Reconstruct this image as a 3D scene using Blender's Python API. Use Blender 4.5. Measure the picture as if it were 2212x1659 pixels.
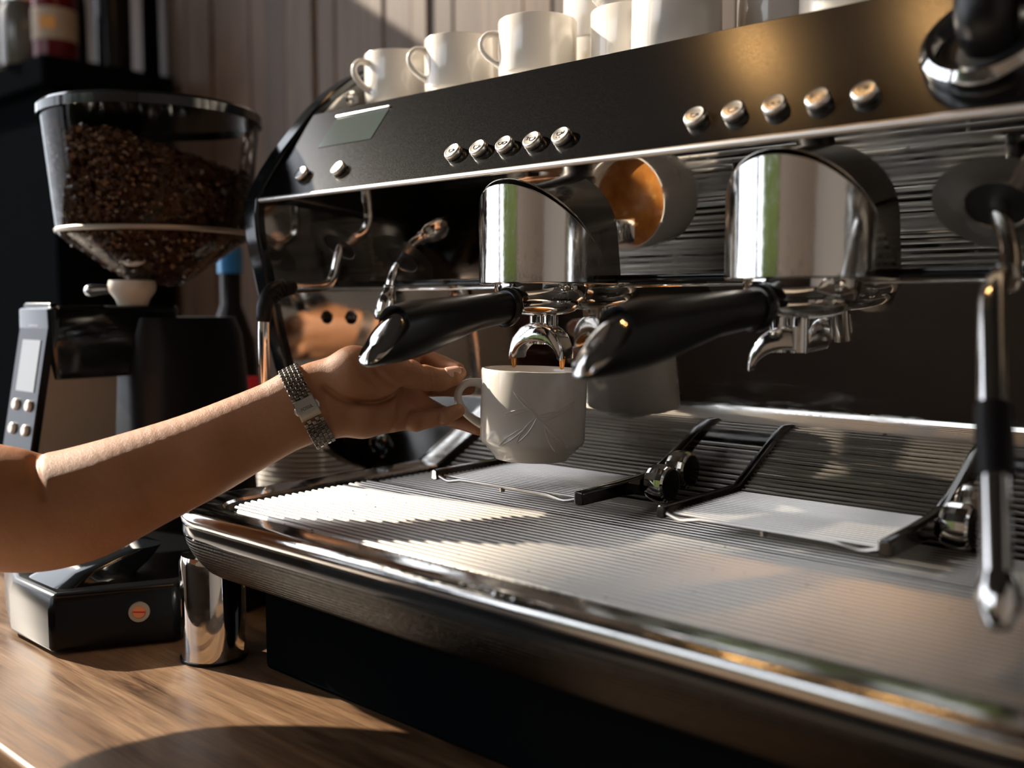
import bpy, math, random
import numpy as np
from mathutils import Matrix, Vector

random.seed(7)
SC = bpy.context.scene
COL = SC.collection
for o in list(bpy.data.objects):
    bpy.data.objects.remove(o)
MM = 0.001

# ------------------------------------------------------------------ camera
cam_d = bpy.data.cameras.new('camera')
cam = bpy.data.objects.new('camera', cam_d)
COL.objects.link(cam)
cam_d.sensor_fit = 'HORIZONTAL'
cam_d.sensor_width = 36.0
cam_d.lens = 2100.0 / 2212.0 * 36.0
fw = Vector((-0.65662689, 0.74981055, -0.08139569))
rt = Vector((0.75230681, 0.65881292, 0.0))
up = Vector((-0.05362453, 0.06123453, 0.99668187))
m = Matrix.Identity(4)
for i in range(3):
    m[i][0], m[i][1], m[i][2] = rt[i], up[i], -fw[i]
m[0][3], m[1][3], m[2][3] = 0.517, -0.624, 0.300
cam.matrix_world = m
cam_d.clip_start = 0.02
cam_d.dof.use_dof = True
cam_d.dof.focus_distance = 0.80
cam_d.dof.aperture_fstop = 3.2
SC.camera = cam

# ------------------------------------------------------------------ world, sun, exposure
SUN_TRAVEL = Vector((1.62, 0.38, -1.0)).normalized()
world = bpy.data.worlds.new('world')
SC.world = world
world.use_nodes = True
wn = world.node_tree
bg = wn.nodes['Background']
bg.inputs['Color'].default_value = (0.88, 0.91, 1.0, 1)
bg.inputs['Strength'].default_value = 4.4
sun_d = bpy.data.lights.new('sun', 'SUN')
sun = bpy.data.objects.new('sun', sun_d)
COL.objects.link(sun)
sun_d.energy = 18.0
sun_d.color = (1.0, 0.86, 0.70)
sun_d.angle = math.radians(1.1)
sun.rotation_euler = (-SUN_TRAVEL).to_track_quat('Z', 'Y').to_euler()
sun.location = (-3, -1.5, 3)
vs = SC.view_settings
vs.view_transform = 'Standard'
vs.look = 'None'
vs.exposure = -0.30
vs.gamma = 1.0
vs.use_curve_mapping = False
SC.cycles.max_bounces = 10
SC.cycles.glossy_bounces = 6
SC.cycles.diffuse_bounces = 4
SC.cycles.transparent_max_bounces = 12
SC.cycles.sample_clamp_indirect = 6.0
SC.cycles.caustics_reflective = True
SC.cycles.caustics_refractive = False
SC.cycles.blur_glossy = 1.0
SC.cycles.use_denoising = True

# ------------------------------------------------------------------ materials
MATS = {}


def mat(name, color=(0.5, 0.5, 0.5), rough=0.5, metal=0.0, **kw):
    mt = bpy.data.materials.new(name)
    mt.use_nodes = True
    b = mt.node_tree.nodes['Principled BSDF']
    b.inputs['Base Color'].default_value = (*color, 1)
    b.inputs['Roughness'].default_value = rough
    b.inputs['Metallic'].default_value = metal
    for k, v in kw.items():
        b.inputs[k].default_value = v
    MATS[name] = mt
    return mt


def nodes(mt):
    nt = mt.node_tree
    return nt, nt.nodes['Principled BSDF'], nt.nodes.new, nt.links.new


def tex_noise(mt, scale, detail=4.0, rough=0.6, vec_scale=None):
    nt, b, N, L = nodes(mt)
    tc = N('ShaderNodeTexCoord')
    src = tc.outputs['Object']
    if vec_scale is not None:
        mp = N('ShaderNodeMapping')
        mp.inputs['Scale'].default_value = vec_scale
        L(src, mp.inputs['Vector'])
        src = mp.outputs['Vector']
    n = N('ShaderNodeTexNoise')
    n.inputs['Scale'].default_value = scale
    n.inputs['Detail'].default_value = detail
    n.inputs['Roughness'].default_value = rough
    L(src, n.inputs['Vector'])
    return n.outputs['Fac']


def ramp(mt, fac, stops):
    nt, b, N, L = nodes(mt)
    r = N('ShaderNodeValToRGB')
    el = r.color_ramp.elements
    while len(el) < len(stops):
        el.new(0.5)
    for e, (p, c) in zip(el, stops):
        e.position = p
        e.color = (*c, 1) if len(c) == 3 else c
    L(fac, r.inputs['Fac'])
    return r.outputs['Color']


def to_rough(mt, fac, lo, hi, a=0.3, c=0.7):
    nt, b, N, L = nodes(mt)
    mr = N('ShaderNodeMapRange')
    mr.inputs['From Min'].default_value = a
    mr.inputs['From Max'].default_value = c
    mr.inputs['To Min'].default_value = lo
    mr.inputs['To Max'].default_value = hi
    L(fac, mr.inputs['Value'])
    L(mr.outputs['Result'], b.inputs['Roughness'])


def add_bump(mt, fac, strength=0.2, dist=0.001):
    nt, b, N, L = nodes(mt)
    bm_ = N('ShaderNodeBump')
    bm_.inputs['Strength'].default_value = strength
    bm_.inputs['Distance'].default_value = dist
    L(fac, bm_.inputs['Height'])
    L(bm_.outputs['Normal'], b.inputs['Normal'])


chrome = mat('chrome', (0.80, 0.79, 0.77), 0.07, 1.0)
f = tex_noise(chrome, 60, 6, 0.75)
to_rough(chrome, f, 0.03, 0.20, 0.42, 0.72)
chrome_scr = mat('scratched_chrome', (0.80, 0.79, 0.77), 0.07, 1.0)
f = tex_noise(chrome_scr, 260, 5, 0.8, (1, 1, 0.35))
to_rough(chrome_scr, f, 0.04, 0.22, 0.42, 0.70)
add_bump(chrome_scr, f, 0.12, 0.0004)
steel = mat('brushed_steel', (0.74, 0.72, 0.69), 0.30, 1.0)
f = tex_noise(steel, 30, 5, 0.7, (0.06, 1, 1))
to_rough(steel, f, 0.2, 0.42)
wire_steel = mat('wire_steel', (0.52, 0.49, 0.45), 0.33, 1.0)
trim_steel = mat('trim_steel', (0.85, 0.83, 0.80), 0.36, 1.0)
collar_steel = mat('collar_steel', (0.30, 0.29, 0.27), 0.22, 1.0)
watch_steel = mat('watch_steel', (0.31, 0.295, 0.27), 0.22, 1.0)
mirror = mat('polished_panel', (0.62, 0.60, 0.57), 0.045, 1.0)
f = tex_noise(mirror, 45, 6, 0.8, (0.2, 1, 1))
to_rough(mirror, f, 0.02, 0.16, 0.45, 0.75)
dark_chrome = mat('dark_chrome', (0.10, 0.098, 0.095), 0.10, 1.0)
neck_chrome = mat('neck_black_chrome', (0.022, 0.020, 0.019), 0.05, 1.0)
rail_steel = mat('rail_steel', (0.66, 0.65, 0.63), 0.14, 1.0)
f = tex_noise(rail_steel, 80, 6, 0.75, (0.3, 1, 1))
to_rough(rail_steel, f, 0.06, 0.28, 0.4, 0.7)
skirt = mat('fine_mesh_steel', (0.032, 0.027, 0.022), 0.34, 1.0)
nt, b, N, L = nodes(skirt)
tc = N('ShaderNodeTexCoord')
wv = N('ShaderNodeTexWave')
wv.wave_type = 'BANDS'
wv.bands_direction = 'Z'
wv.inputs['Scale'].default_value = 110
wv.inputs['Distortion'].default_value = 1.2
wv.inputs['Detail'].default_value = 1.0
wv.inputs['Detail Scale'].default_value = 6.0
L(tc.outputs['Object'], wv.inputs['Vector'])
add_bump(skirt, wv.outputs['Fac'], 0.7, 0.0008)

black_gloss = mat('black_gloss', (0.006, 0.008, 0.010), 0.10)
black_satin = mat('black_satin', (0.008, 0.009, 0.011), 0.36, **{'Specular IOR Level': 0.3})
base_black = mat('base_black', (0.004, 0.0045, 0.005), 0.22, **{'Specular IOR Level': 0.2})
black_matte = mat('black_matte', (0.004, 0.005, 0.006), 0.8, **{'Specular IOR Level': 0.0})
panel_black = mat('panel_black', (0.003, 0.003, 0.0035), 0.2, 0.0, **{'Specular IOR Level': 0.28})
panel_black.node_tree.nodes['Principled BSDF'].inputs['Coat Weight'].default_value = 0.0
f = tex_noise(panel_black, 900, 2, 0.5)
to_rough(panel_black, f, 0.17, 0.23)
hole_black = mat('hole_black', (0.002, 0.002, 0.002), 0.6)
rubber = mat('black_rubber', (0.006, 0.006, 0.007), 0.42, **{'Specular IOR Level': 0.2})
bakelite = mat('handle_black', (0.005, 0.005, 0.006), 0.33, 0.0, **{'Specular IOR Level': 0.4})
bakelite.node_tree.nodes['Principled BSDF'].inputs['Coat Weight'].default_value = 0.0
ceramic = mat('white_ceramic', (0.70, 0.66, 0.605), 0.16)
ceramic.node_tree.nodes['Principled BSDF'].inputs['Coat Weight'].default_value = 0.5
ceramic.node_tree.nodes['Principled BSDF'].inputs['Coat Roughness'].default_value = 0.05
coffee_m = mat('coffee', (0.36, 0.13, 0.025), 0.15)
f = tex_noise(coffee_m, 70, 4, 0.6)
nt, b, N, L = nodes(coffee_m)
L(ramp(coffee_m, f, [(0.35, (0.30, 0.10, 0.018)), (0.62, (0.42, 0.17, 0.035)), (0.72, (0.62, 0.33, 0.10))]), b.inputs['Base Color'])
drip_m = mat('coffee_drip', (0.62, 0.24, 0.03), 0.12, 0.0)
drip_m.node_tree.nodes['Principled BSDF'].inputs['Transmission Weight'].default_value = 0.3
screen_m = mat('screen_glass', (0.055, 0.070, 0.068), 0.12)
lcd_m = mat('lcd_grey', (0.22, 0.24, 0.25), 0.25)
white_pl = mat('white_plastic', (0.75, 0.73, 0.70), 0.4)
cream_pl = mat('cream_plastic', (0.62, 0.54, 0.44), 0.35)
plate_m = mat('brown_steel_plate', (0.36, 0.31, 0.26), 0.45, 0.6)
copper_m = mat('copper', (0.85, 0.36, 0.18), 0.35, 0.8)
red_m = mat('red_plastic', (0.45, 0.01, 0.015), 0.3)
blue_m = mat('blue_plastic', (0.02, 0.16, 0.40), 0.3)
darkglass = mat('dark_glass', (0.010, 0.008, 0.008), 0.2, **{'Specular IOR Level': 0.15})
redglass = mat('red_glass', (0.10, 0.005, 0.008), 0.2, **{'Specular IOR Level': 0.2})
label_m = mat('paper_label', (0.40, 0.32, 0.24), 0.8)
orange_m = mat('orange_print', (0.70, 0.32, 0.08), 0.7)
jar_m = mat('jar_glass', (0.10, 0.095, 0.08), 0.2)
fabric = mat('dark_fabric', (0.018, 0.02, 0.024), 0.9)
warm_em = mat('lamp_bulb', (1, 0.8, 0.5), 0.4)
warm_em.node_tree.nodes['Principled BSDF'].inputs['Emission Color'].default_value = (1.0, 0.55, 0.2, 1)
warm_em.node_tree.nodes['Principled BSDF'].inputs['Emission Strength'].default_value = 60.0
bean_m = mat('coffee_bean', (0.075, 0.034, 0.018), 0.20, **{'Specular IOR Level': 0.8})

plaster = mat('beige_plaster', (0.66, 0.55, 0.45), 0.85)
f = tex_noise(plaster, 6, 5)
add_bump(plaster, f, 0.1, 0.002)
plaster_light = mat('light_plaster', (0.80, 0.73, 0.65), 0.85)
ceil_m = mat('ceiling_dark', (0.025, 0.022, 0.02), 0.9)
floor_m = mat('floor_tile', (0.34, 0.28, 0.22), 0.5)
f = tex_noise(floor_m, 9, 5)
add_bump(floor_m, f, 0.1, 0.002)
wainscot_m = mat('dark_wainscot', (0.030, 0.018, 0.011), 0.6)
pillar_m = mat('dark_red_brick', (0.10, 0.030, 0.022), 0.8)
pave_m = mat('pavement', (0.30, 0.29, 0.27), 0.9)
hedge_m = mat('hedge_leaf', (0.10, 0.20, 0.035), 0.6)
f = tex_noise(hedge_m, 14, 6)
nt, b, N, L = nodes(hedge_m)
L(ramp(hedge_m, f, [(0.3, (0.08, 0.14, 0.03)), (0.6, (0.30, 0.38, 0.12)), (0.8, (0.5, 0.55, 0.26))]), b.inputs['Base Color'])

# wood of the counter: long grain along x
wood = mat('counter_wood', (0.3, 0.17, 0.08), 0.42)
nt, b, N, L = nodes(wood)
tc = N('ShaderNodeTexCoord')
mp = N('ShaderNodeMapping')
mp.inputs['Scale'].default_value = (1.6, 16, 16)
mp.inputs['Rotation'].default_value = (0, 0, math.radians(-4))
L(tc.outputs['Object'], mp.inputs['Vector'])
n1 = N('ShaderNodeTexNoise')
n1.inputs['Scale'].default_value = 3.2
n1.inputs['Detail'].default_value = 9
n1.inputs['Roughness'].default_value = 0.68
n1.inputs['Distortion'].default_value = 0.6
L(mp.outputs['Vector'], n1.inputs['Vector'])
mp2 = N('ShaderNodeMapping')
mp2.inputs['Scale'].default_value = (5, 120, 120)
L(tc.outputs['Object'], mp2.inputs['Vector'])
n2 = N('ShaderNodeTexNoise')
n2.inputs['Scale'].default_value = 4.0
n2.inputs['Detail'].default_value = 4
L(mp2.outputs['Vector'], n2.inputs['Vector'])
c1 = ramp(wood, n1.outputs['Fac'], [(0.30, (0.035, 0.017, 0.009)), (0.44, (0.125, 0.068, 0.034)), (0.58, (0.19, 0.110, 0.056)), (0.78, (0.26, 0.160, 0.088))])
mx = N('ShaderNodeMix')
mx.data_type = 'RGBA'
mx.blend_type = 'MULTIPLY'
mx.inputs['Factor'].default_value = 0.55
L(c1, mx.inputs['A'])
L(ramp(wood, n2.outputs['Fac'], [(0.36, (0.42, 0.38, 0.36)), (0.55, (1, 1, 1))]), mx.inputs['B'])
L(mx.outputs['Result'], b.inputs['Base Color'])
to_rough(wood, n1.outputs['Fac'], 0.30, 0.5)
add_bump(wood, n2.outputs['Fac'], 0.15, 0.0004)


def plank_mat(i, base):
    w = mat('wall_plank_%d' % i, base, 0.6)
    nt, b, N, L = nodes(w)
    fz = tex_noise(w, 4.0, 6, 0.65, (22, 22, 1.2))
    d = tuple(c * 0.55 for c in base)
    h = tuple(min(1, c * 1.35) for c in base)
    L(ramp(w, fz, [(0.3, d), (0.55, base), (0.8, h)]), b.inputs['Base Color'])
    return w


planks_m = [plank_mat(0, (0.115, 0.070, 0.043)), plank_mat(1, (0.150, 0.098, 0.064)), plank_mat(2, (0.085, 0.050, 0.030)), plank_mat(3, (0.13, 0.074, 0.043))]

# skin
skin = mat('skin', (0.50, 0.235, 0.125), 0.50, **{'Specular IOR Level': 0.35})
nt, b, N, L = nodes(skin)
b.inputs['Subsurface Weight'].default_value = 0.10
b.inputs['Subsurface Radius'].default_value = (0.008, 0.003, 0.0015)
b.inputs['Subsurface Scale'].default_value = 0.6
fa = tex_noise(skin, 22, 3, 0.5)
L(ramp(skin, fa, [(0.3, (0.32, 0.140, 0.065)), (0.7, (0.41, 0.194, 0.098))]), b.inputs['Base Color'])
fb = tex_noise(skin, 1300, 3, 0.6)
fc = tex_noise(skin, 230, 4, 0.6)
mxm = N('ShaderNodeMath')
mxm.operation = 'ADD'
L(fb, mxm.inputs[0])
L(fc, mxm.inputs[1])
add_bump(skin, mxm.outputs[0], 0.45, 0.0008)
nail_m = mat('nail', (0.62, 0.36, 0.27), 0.25)

# clear hopper plastic: see-through with a fresnel gloss
hop = bpy.data.materials.new('clear_plastic')
hop.use_nodes = True
nt = hop.node_tree
for n in list(nt.nodes):
    nt.nodes.remove(n)
out = nt.nodes.new('ShaderNodeOutputMaterial')
tr = nt.nodes.new('ShaderNodeBsdfTransparent')
tr.inputs['Color'].default_value = (0.80, 0.79, 0.77, 1)
gl = nt.nodes.new('ShaderNodeBsdfGlossy')
gl.inputs['Roughness'].default_value = 0.08
fr = nt.nodes.new('ShaderNodeFresnel')
fr.inputs['IOR'].default_value = 1.17
ms = nt.nodes.new('ShaderNodeMixShader')
nt.links.new(fr.outputs[0], ms.inputs[0])
nt.links.new(tr.outputs[0], ms.inputs[1])
nt.links.new(gl.outputs[0], ms.inputs[2])
nt.links.new(ms.outputs[0], out.inputs['Surface'])
MATS['clear_plastic'] = hop
window_glass = hop.copy()
window_glass.name = 'window_glass'
window_glass.node_tree.nodes['Transparent BSDF'].inputs['Color'].default_value = (0.96, 0.97, 0.97, 1)
window_glass.node_tree.nodes['Glossy BSDF'].inputs['Roughness'].default_value = 0.0

# ------------------------------------------------------------------ geometry helpers (millimetres, world axes)
WLOC = {}


def V(*a):
    return np.array(a, float)


def unit(v):
    v = np.asarray(v, float)
    return v / np.linalg.norm(v)


def join(*gs):
    vs_, fs = [], []
    for g in gs:
        o = len(vs_)
        vs_ += [tuple(p) for p in g[0]]
        fs += [tuple(i + o for i in f_) for f_ in g[1]]
    return vs_, fs


def move(g, d):
    return [(p[0] + d[0], p[1] + d[1], p[2] + d[2]) for p in g[0]], g[1]


def xform(g, fn):
    return [tuple(fn(np.array(p, float))) for p in g[0]], g[1]


def frame(g, origin, ex, ey, ez):
    o, a, b_, c = (np.asarray(t, float) for t in (origin, ex, ey, ez))
    return [tuple(o + a * p[0] + b_ * p[1] + c * p[2]) for p in g[0]], g[1]


def box(x0, x1, y0, y1, z0, z1):
    v = [(x, y, z) for x in (x0, x1) for y in (y0, y1) for z in (z0, z1)]
    f_ = [(0, 1, 3, 2), (4, 6, 7, 5), (0, 4, 5, 1), (2, 3, 7, 6), (0, 2, 6, 4), (1, 5, 7, 3)]
    return v, f_


def lathe(prof, n=40, c=(0, 0, 0)):
    """prof: list of (r, z); revolves about z."""
    vs_, fs, rings = [], [], []
    for r, z in prof:
        if r < 1e-6:
            rings.append([len(vs_)])
            vs_.append((c[0], c[1], c[2] + z))
        else:
            rings.append(list(range(len(vs_), len(vs_) + n)))
            for k in range(n):
                a = 2 * math.pi * k / n
                vs_.append((c[0] + r * math.cos(a), c[1] + r * math.sin(a), c[2] + z))
    for a, b_ in zip(rings[:-1], rings[1:]):
        for k in range(n):
            k2 = (k + 1) % n
            if len(a) == 1 and len(b_) == 1:
                continue
            if len(a) == 1:
                fs.append((a[0], b_[k], b_[k2]))
            elif len(b_) == 1:
                fs.append((a[k], b_[0], a[k2]))
            else:
                fs.append((a[k], b_[k], b_[k2], a[k2]))
    return vs_, fs


def catmull(pts, sub=6):
    p = [np.array(q, float) for q in pts]
    p = [2 * p[0] - p[1]] + p + [2 * p[-1] - p[-2]]
    out_ = []
    for i in range(1, len(p) - 2):
        for s in range(sub):
            t = s / sub
            out_.append(0.5 * (2 * p[i] + (p[i + 1] - p[i - 1]) * t + (2 * p[i - 1] - 5 * p[i] + 4 * p[i + 1] - p[i + 2]) * t * t + (3 * p[i] - p[i - 1] - 3 * p[i + 1] + p[i + 2]) * t ** 3))
    out_.append(p[-2])
    return out_


def tube(pts, r, n=12, sub=0, round_ends=False):
    """pts list of 3D; r scalar or list; radii are interpolated with the path when sub>0."""
    if np.isscalar(r):
        r = [r] * len(pts)
    if sub:
        q = catmull([(*p, rr) for p, rr in zip(pts, r)], sub)
        pts = [a[:3] for a in q]
        r = [float(a[3]) for a in q]
    pts = [np.array(p, float) for p in pts]
    if round_ends:
        d0, d1 = unit(pts[0] - pts[1]), unit(pts[-1] - pts[-2])
        a0, a1 = pts[0], pts[-1]
        r0, r1 = r[0], r[-1]
        hs = [(0.95, 0.31), (0.7, 0.71), (0.38, 0.92)]
        pts = [a0 + d0 * r0 * h for h, _ in hs] + pts + [a1 + d1 * r1 * h for h, _ in reversed(hs)]
        r = [r0 * k for _, k in hs] + list(r) + [r1 * k for _, k in reversed(hs)]
    t = [unit(pts[min(i + 1, len(pts) - 1)] - pts[max(i - 1, 0)]) for i in range(len(pts))]
    ref = V(0, 0, 1) if abs(t[0][2]) < 0.9 else V(1, 0, 0)
    u = unit(np.cross(t[0], ref))
    vs_, fs = [], []
    for i, p in enumerate(pts):
        u = unit(u - t[i] * (u @ t[i]))
        w = np.cross(t[i], u)
        for k in range(n):
            a = 2 * math.pi * k / n
            vs_.append(tuple(p + r[i] * (math.cos(a) * u + math.sin(a) * w)))
    for i in range(len(pts) - 1):
        for k in range(n):
            k2 = (k + 1) % n
            fs.append((i * n + k, i * n + k2, (i + 1) * n + k2, (i + 1) * n + k))
    fs.append(tuple(range(n))[::-1])
    fs.append(tuple(range((len(pts) - 1) * n, len(pts) * n)))
    return vs_, fs


def prism_x(poly, x0, x1):
    """poly in (y, z), extruded along x."""
    n = len(poly)
    vs_ = [(x0, y, z) for y, z in poly] + [(x1, y, z) for y, z in poly]
    fs = [tuple(range(n))[::-1], tuple(range(n, 2 * n))]
    fs += [(i, (i + 1) % n, n + (i + 1) % n, n + i) for i in range(n)]
    return vs_, fs


def prism_z(poly, z0, z1):
    n = len(poly)
    vs_ = [(x, y, z0) for x, y in poly] + [(x, y, z1) for x, y in poly]
    fs = [tuple(range(n))[::-1], tuple(range(n, 2 * n))]
    fs += [(i, (i + 1) % n, n + (i + 1) % n, n + i) for i in range(n)]
    return vs_, fs


def loft(rings, cap=True):
    n = len(rings[0])
    vs_ = [tuple(p) for r_ in rings for p in r_]
    fs = []
    for i in range(len(rings) - 1):
        for k in range(n):
            k2 = (k + 1) % n
            fs.append((i * n + k, i * n + k2, (i + 1) * n + k2, (i + 1) * n + k))
    if cap:
        fs.append(tuple(range(n))[::-1])
        fs.append(tuple(range((len(rings) - 1) * n, len(rings) * n)))
    return vs_, fs


def sweep(path, nrm, prof):
    """open path of (x, y) with outward normals; prof (outward offset, z)."""
    vs_, fs = [], []
    k = len(prof)
    for (x, y), (nx, ny) in zip(path, nrm):
        for off, z in prof:
            vs_.append((x + nx * off, y + ny * off, z))
    for i in range(len(path) - 1):
        for j in range(k - 1):
            fs.append((i * k + j, (i + 1) * k + j, (i + 1) * k + j + 1, i * k + j + 1))
    return vs_, fs


def rrect(x0, x1, y0, y1, r, z, seg=6):
    pts = []
    for cx, cy, a0 in ((x1 - r, y1 - r, 0), (x0 + r, y1 - r, 90), (x0 + r, y0 + r, 180), (x1 - r, y0 + r, 270)):
        for k in range(seg + 1):
            a = math.radians(a0 + 90 * k / seg)
            pts.append((cx + r * math.cos(a), cy + r * math.sin(a), z))
    return pts


def mesh(name, g, angle=35):
    me = bpy.data.meshes.new(name)
    me.from_pydata([(p[0] * MM, p[1] * MM, p[2] * MM) for p in g[0]], [], [tuple(int(i) for i in f_) for f_ in g[1]])
    me.validate()
    import bmesh
    bm = bmesh.new()
    bm.from_mesh(me)
    bmesh.ops.recalc_face_normals(bm, faces=bm.faces)
    bm.to_mesh(me)
    bm.free()
    me.polygons.foreach_set('use_smooth', [True] * len(me.polygons))
    me.set_sharp_from_angle(angle=math.radians(angle))
    return me


def tag(o, label=None, cat=None, group=None, kind=None):
    if label:
        o['label'] = label
    if cat:
        o['category'] = cat
    if group:
        o['group'] = group
    if kind:
        o['kind'] = kind
    return o


def obj(name, g, mt, parent=None, bevel=0.0, seg=2, angle=35, origin=None):
    """one mesh object; g in world millimetres."""
    if origin is None:
        if parent is not None:
            origin = WLOC[parent.name]
        else:
            a = np.array(g[0])
            origin = V((a[:, 0].min() + a[:, 0].max()) / 2, (a[:, 1].min() + a[:, 1].max()) / 2, a[:, 2].min())
    origin = np.asarray(origin, float)
    me = mesh(name, move(g, -origin), angle)
    me.materials.append(mt)
    o = bpy.data.objects.new(name, me)
    COL.objects.link(o)
    WLOC[o.name] = origin
    if parent is not None:
        o.parent = parent
        o.location = Vector((origin - WLOC[parent.name]) * MM)
    else:
        o.location = Vector(origin * MM)
    if bevel:
        bv = o.modifiers.new('bevel', 'BEVEL')
        bv.width = bevel * MM
        bv.segments = seg
        bv.limit_method = 'ANGLE'
        bv.angle_limit = math.radians(40)
    return o


def thing(name, loc, label, cat, group=None):
    o = bpy.data.objects.new(name, None)
    COL.objects.link(o)
    o.empty_display_size = 0.02
    o.location = Vector(np.asarray(loc, float) * MM)
    WLOC[o.name] = np.asarray(loc, float)
    return tag(o, label, cat, group)


def inst(src, parent, matrix_mm):
    """another object on the same mesh, placed by a 4x4 (millimetres, world) under parent."""
    o = src.copy()
    COL.objects.link(o)
    o.parent = parent
    mm_ = Matrix(matrix_mm)
    off = WLOC[parent.name] if parent is not None else V(0, 0, 0)
    for i in range(3):
        mm_[i][3] = (mm_[i][3] - off[i]) * MM
    o.matrix_local = mm_
    return o


def text_mesh(body, size, depth):
    cu = bpy.data.curves.new('lettering', 'FONT')
    cu.body = body
    cu.size = size
    cu.extrude = depth
    cu.align_x = 'CENTER'
    cu.align_y = 'CENTER'
    t = bpy.data.objects.new('lettering', cu)
    COL.objects.link(t)
    dg = bpy.context.evaluated_depsgraph_get()
    me = bpy.data.meshes.new_from_object(t.evaluated_get(dg))
    g = [tuple(v.co) for v in me.vertices], [tuple(p.vertices) for p in me.polygons]
    bpy.data.objects.remove(t)
    bpy.data.curves.remove(cu)
    bpy.data.meshes.remove(me)
    return g


# ================================================================== THE ROOM
RX0, RX1, RY0, RY1, RZ0, RZ1 = -2600, 2800, -3000, 660, -900, 2600


def struct(name, g, mt, parent=None, **k):
    o = obj(name, g, mt, parent, **k)
    if parent is None:
        o['kind'] = 'structure'
    return o


struct('floor', box(RX0, RX1, RY0, RY1, RZ0 - 40, RZ0), floor_m)
struct('ceiling', box(RX0, RX1, RY0, RY1, RZ1, RZ1 + 60), ceil_m)
wb = struct('wall_back', box(RX0, RX1, RY1, RY1 + 80, RZ0, RZ1), black_matte)
x = -2300.0
k = 0
while x < 900:
    w = random.choice((44, 56, 62, 78, 92))
    d = random.uniform(12, 24)
    obj('plank', box(x, x + w - 3, RY1 - d, RY1, RZ0 + 20, RZ1 - 10), planks_m[random.choice((0, 1, 1, 2, 3))], wb, bevel=1.5)
    x += w
    k += 1
struct('wall_right', box(RX1, RX1 + 80, RY0, RY1, RZ0, RZ1), plaster_light)
# front wall (behind the photographer): window to the left, plaster to the right
struct('trim_1', box(RX0 + 20, RX1 - 5, RY0 + 2, RY0 + 30, RZ0, 330), wainscot_m)
struct('wall_front', join(box(-300, RX1, RY0 - 80, RY0, RZ0, RZ1), box(RX0, -300, RY0 - 80, RY0, 2350, RZ1), box(RX0, -300, RY0 - 80, RY0, RZ0, 330)), plaster)
wf = struct('window_1', join(box(-2560, -2500, RY0 - 60, RY0 - 10, 330, 2350), box(-360, -300, RY0 - 60, RY0 - 10, 330, 2350), box(-1660, -1610, RY0 - 60, RY0 - 10, 330, 2350), box(-2560, -300, RY0 - 60, RY0 - 10, 2290, 2350), box(-2560, -300, RY0 - 60, RY0 - 10, 330, 380)), black_satin)
obj('pane', box(-2500, -1660, RY0 - 38, RY0 - 32, 380, 2290), window_glass, wf)
obj('pane', box(-1610, -360, RY0 - 38, RY0 - 32, 380, 2290), window_glass, wf)
# left side: full glazing towards the sun
struct('wall_left', join(box(RX0 - 80, RX0, RY0, RY1, RZ0, 0), box(RX0 - 80, RX0, RY0, RY1, 2400, RZ1), box(RX0 - 80, RX0, 330, RY1, 0, 2400)), plaster)
struct('trim_2', box(RX0 - 90, RX0 + 20, RY0, RY0 + 260, RZ0, RZ1), pillar_m)
wl = struct('window_2', join(box(RX0 - 50, RX0, -2740, -2680, 0, 2400), box(RX0 - 50, RX0, 270, 330, 0, 2400), box(RX0 - 50, RX0, -2100, -2050, 0, 2400), box(RX0 - 50, RX0, -330, -280, 0, 2400), box(RX0 - 50, RX0, -2740, 330, 2340, 2400), box(RX0 - 50, RX0, -2740, 330, 0, 50)), black_satin)
for y0, y1 in ((-2680, -2100), (-2050, -330), (-280, 270)):
    obj('pane', box(RX0 - 28, RX0 - 22, y0, y1, 50, 2340), window_glass, wl)
rb_ = thing('sun_blocker', (RX0 + 30, -1365, 1798), 'unseen sun blocker shaped as a beige roller blind, added at the side window', 'blind')  # added out of view to keep the sun off the right of the grate
obj('blocker_cloth', box(RX0 + 24, RX0 + 28, -2040, -690, 1812, 2330), plaster_light, rb_)
obj('blocker_roll', tube([(RX0 + 34, -2050, 2345), (RX0 + 34, -680, 2345)], 26, 16), plaster_light, rb_)
obj('blocker_bar', tube([(RX0 + 26, -2042, 1806), (RX0 + 26, -688, 1806)], 8, 10), black_satin, rb_)
# outside: pavement and a clipped hedge seen only in the polished metal
struct('floor_terrace', box(-9000, 5000, -9000, 3000, -1000, -945), pave_m)


def hedge(x0, x1, y0, y1, z0, z1, label):
    rnd = random.Random(3)
    vs_, fs = [], []
    for i in range(2600):
        s = rnd.random()
        if abs(x1 - x0) > abs(y1 - y0):
            c = V(x0 + rnd.random() * (x1 - x0), y1 + rnd.uniform(-160, 20), z0 + rnd.random() * (z1 - z0))
        else:
            c = V(x1 + rnd.uniform(-160, 20), y0 + rnd.random() * (y1 - y0), z0 + rnd.random() * (z1 - z0))
        a, b2 = rnd.uniform(0, 6.28), rnd.uniform(-1, 1)
        u = V(math.cos(a), math.sin(a), b2) * rnd.uniform(45, 90)
        w = unit(np.cross(u, V(0.3, 0.2, 1))) * rnd.uniform(22, 40)
        o_ = len(vs_)
        vs_ += [tuple(c - u), tuple(c + w), tuple(c + u), tuple(c - w)]
        fs.append((o_, o_ + 1, o_ + 2, o_ + 3))
    g = join((vs_, fs), box(x0, x1, y0, y1 - 120, z0, z1 - 100) if abs(x1 - x0) > abs(y1 - y0) else box(x0, x1 - 120, y0, y1, z0, z1 - 100))
    o = obj('hedge', g, hedge_m)
    tag(o, label, 'hedge', kind='stuff')


hedge(-3000, -300, -4700, -4300, -945, 1500, 'leafy green hedge outside beyond the front window')

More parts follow.
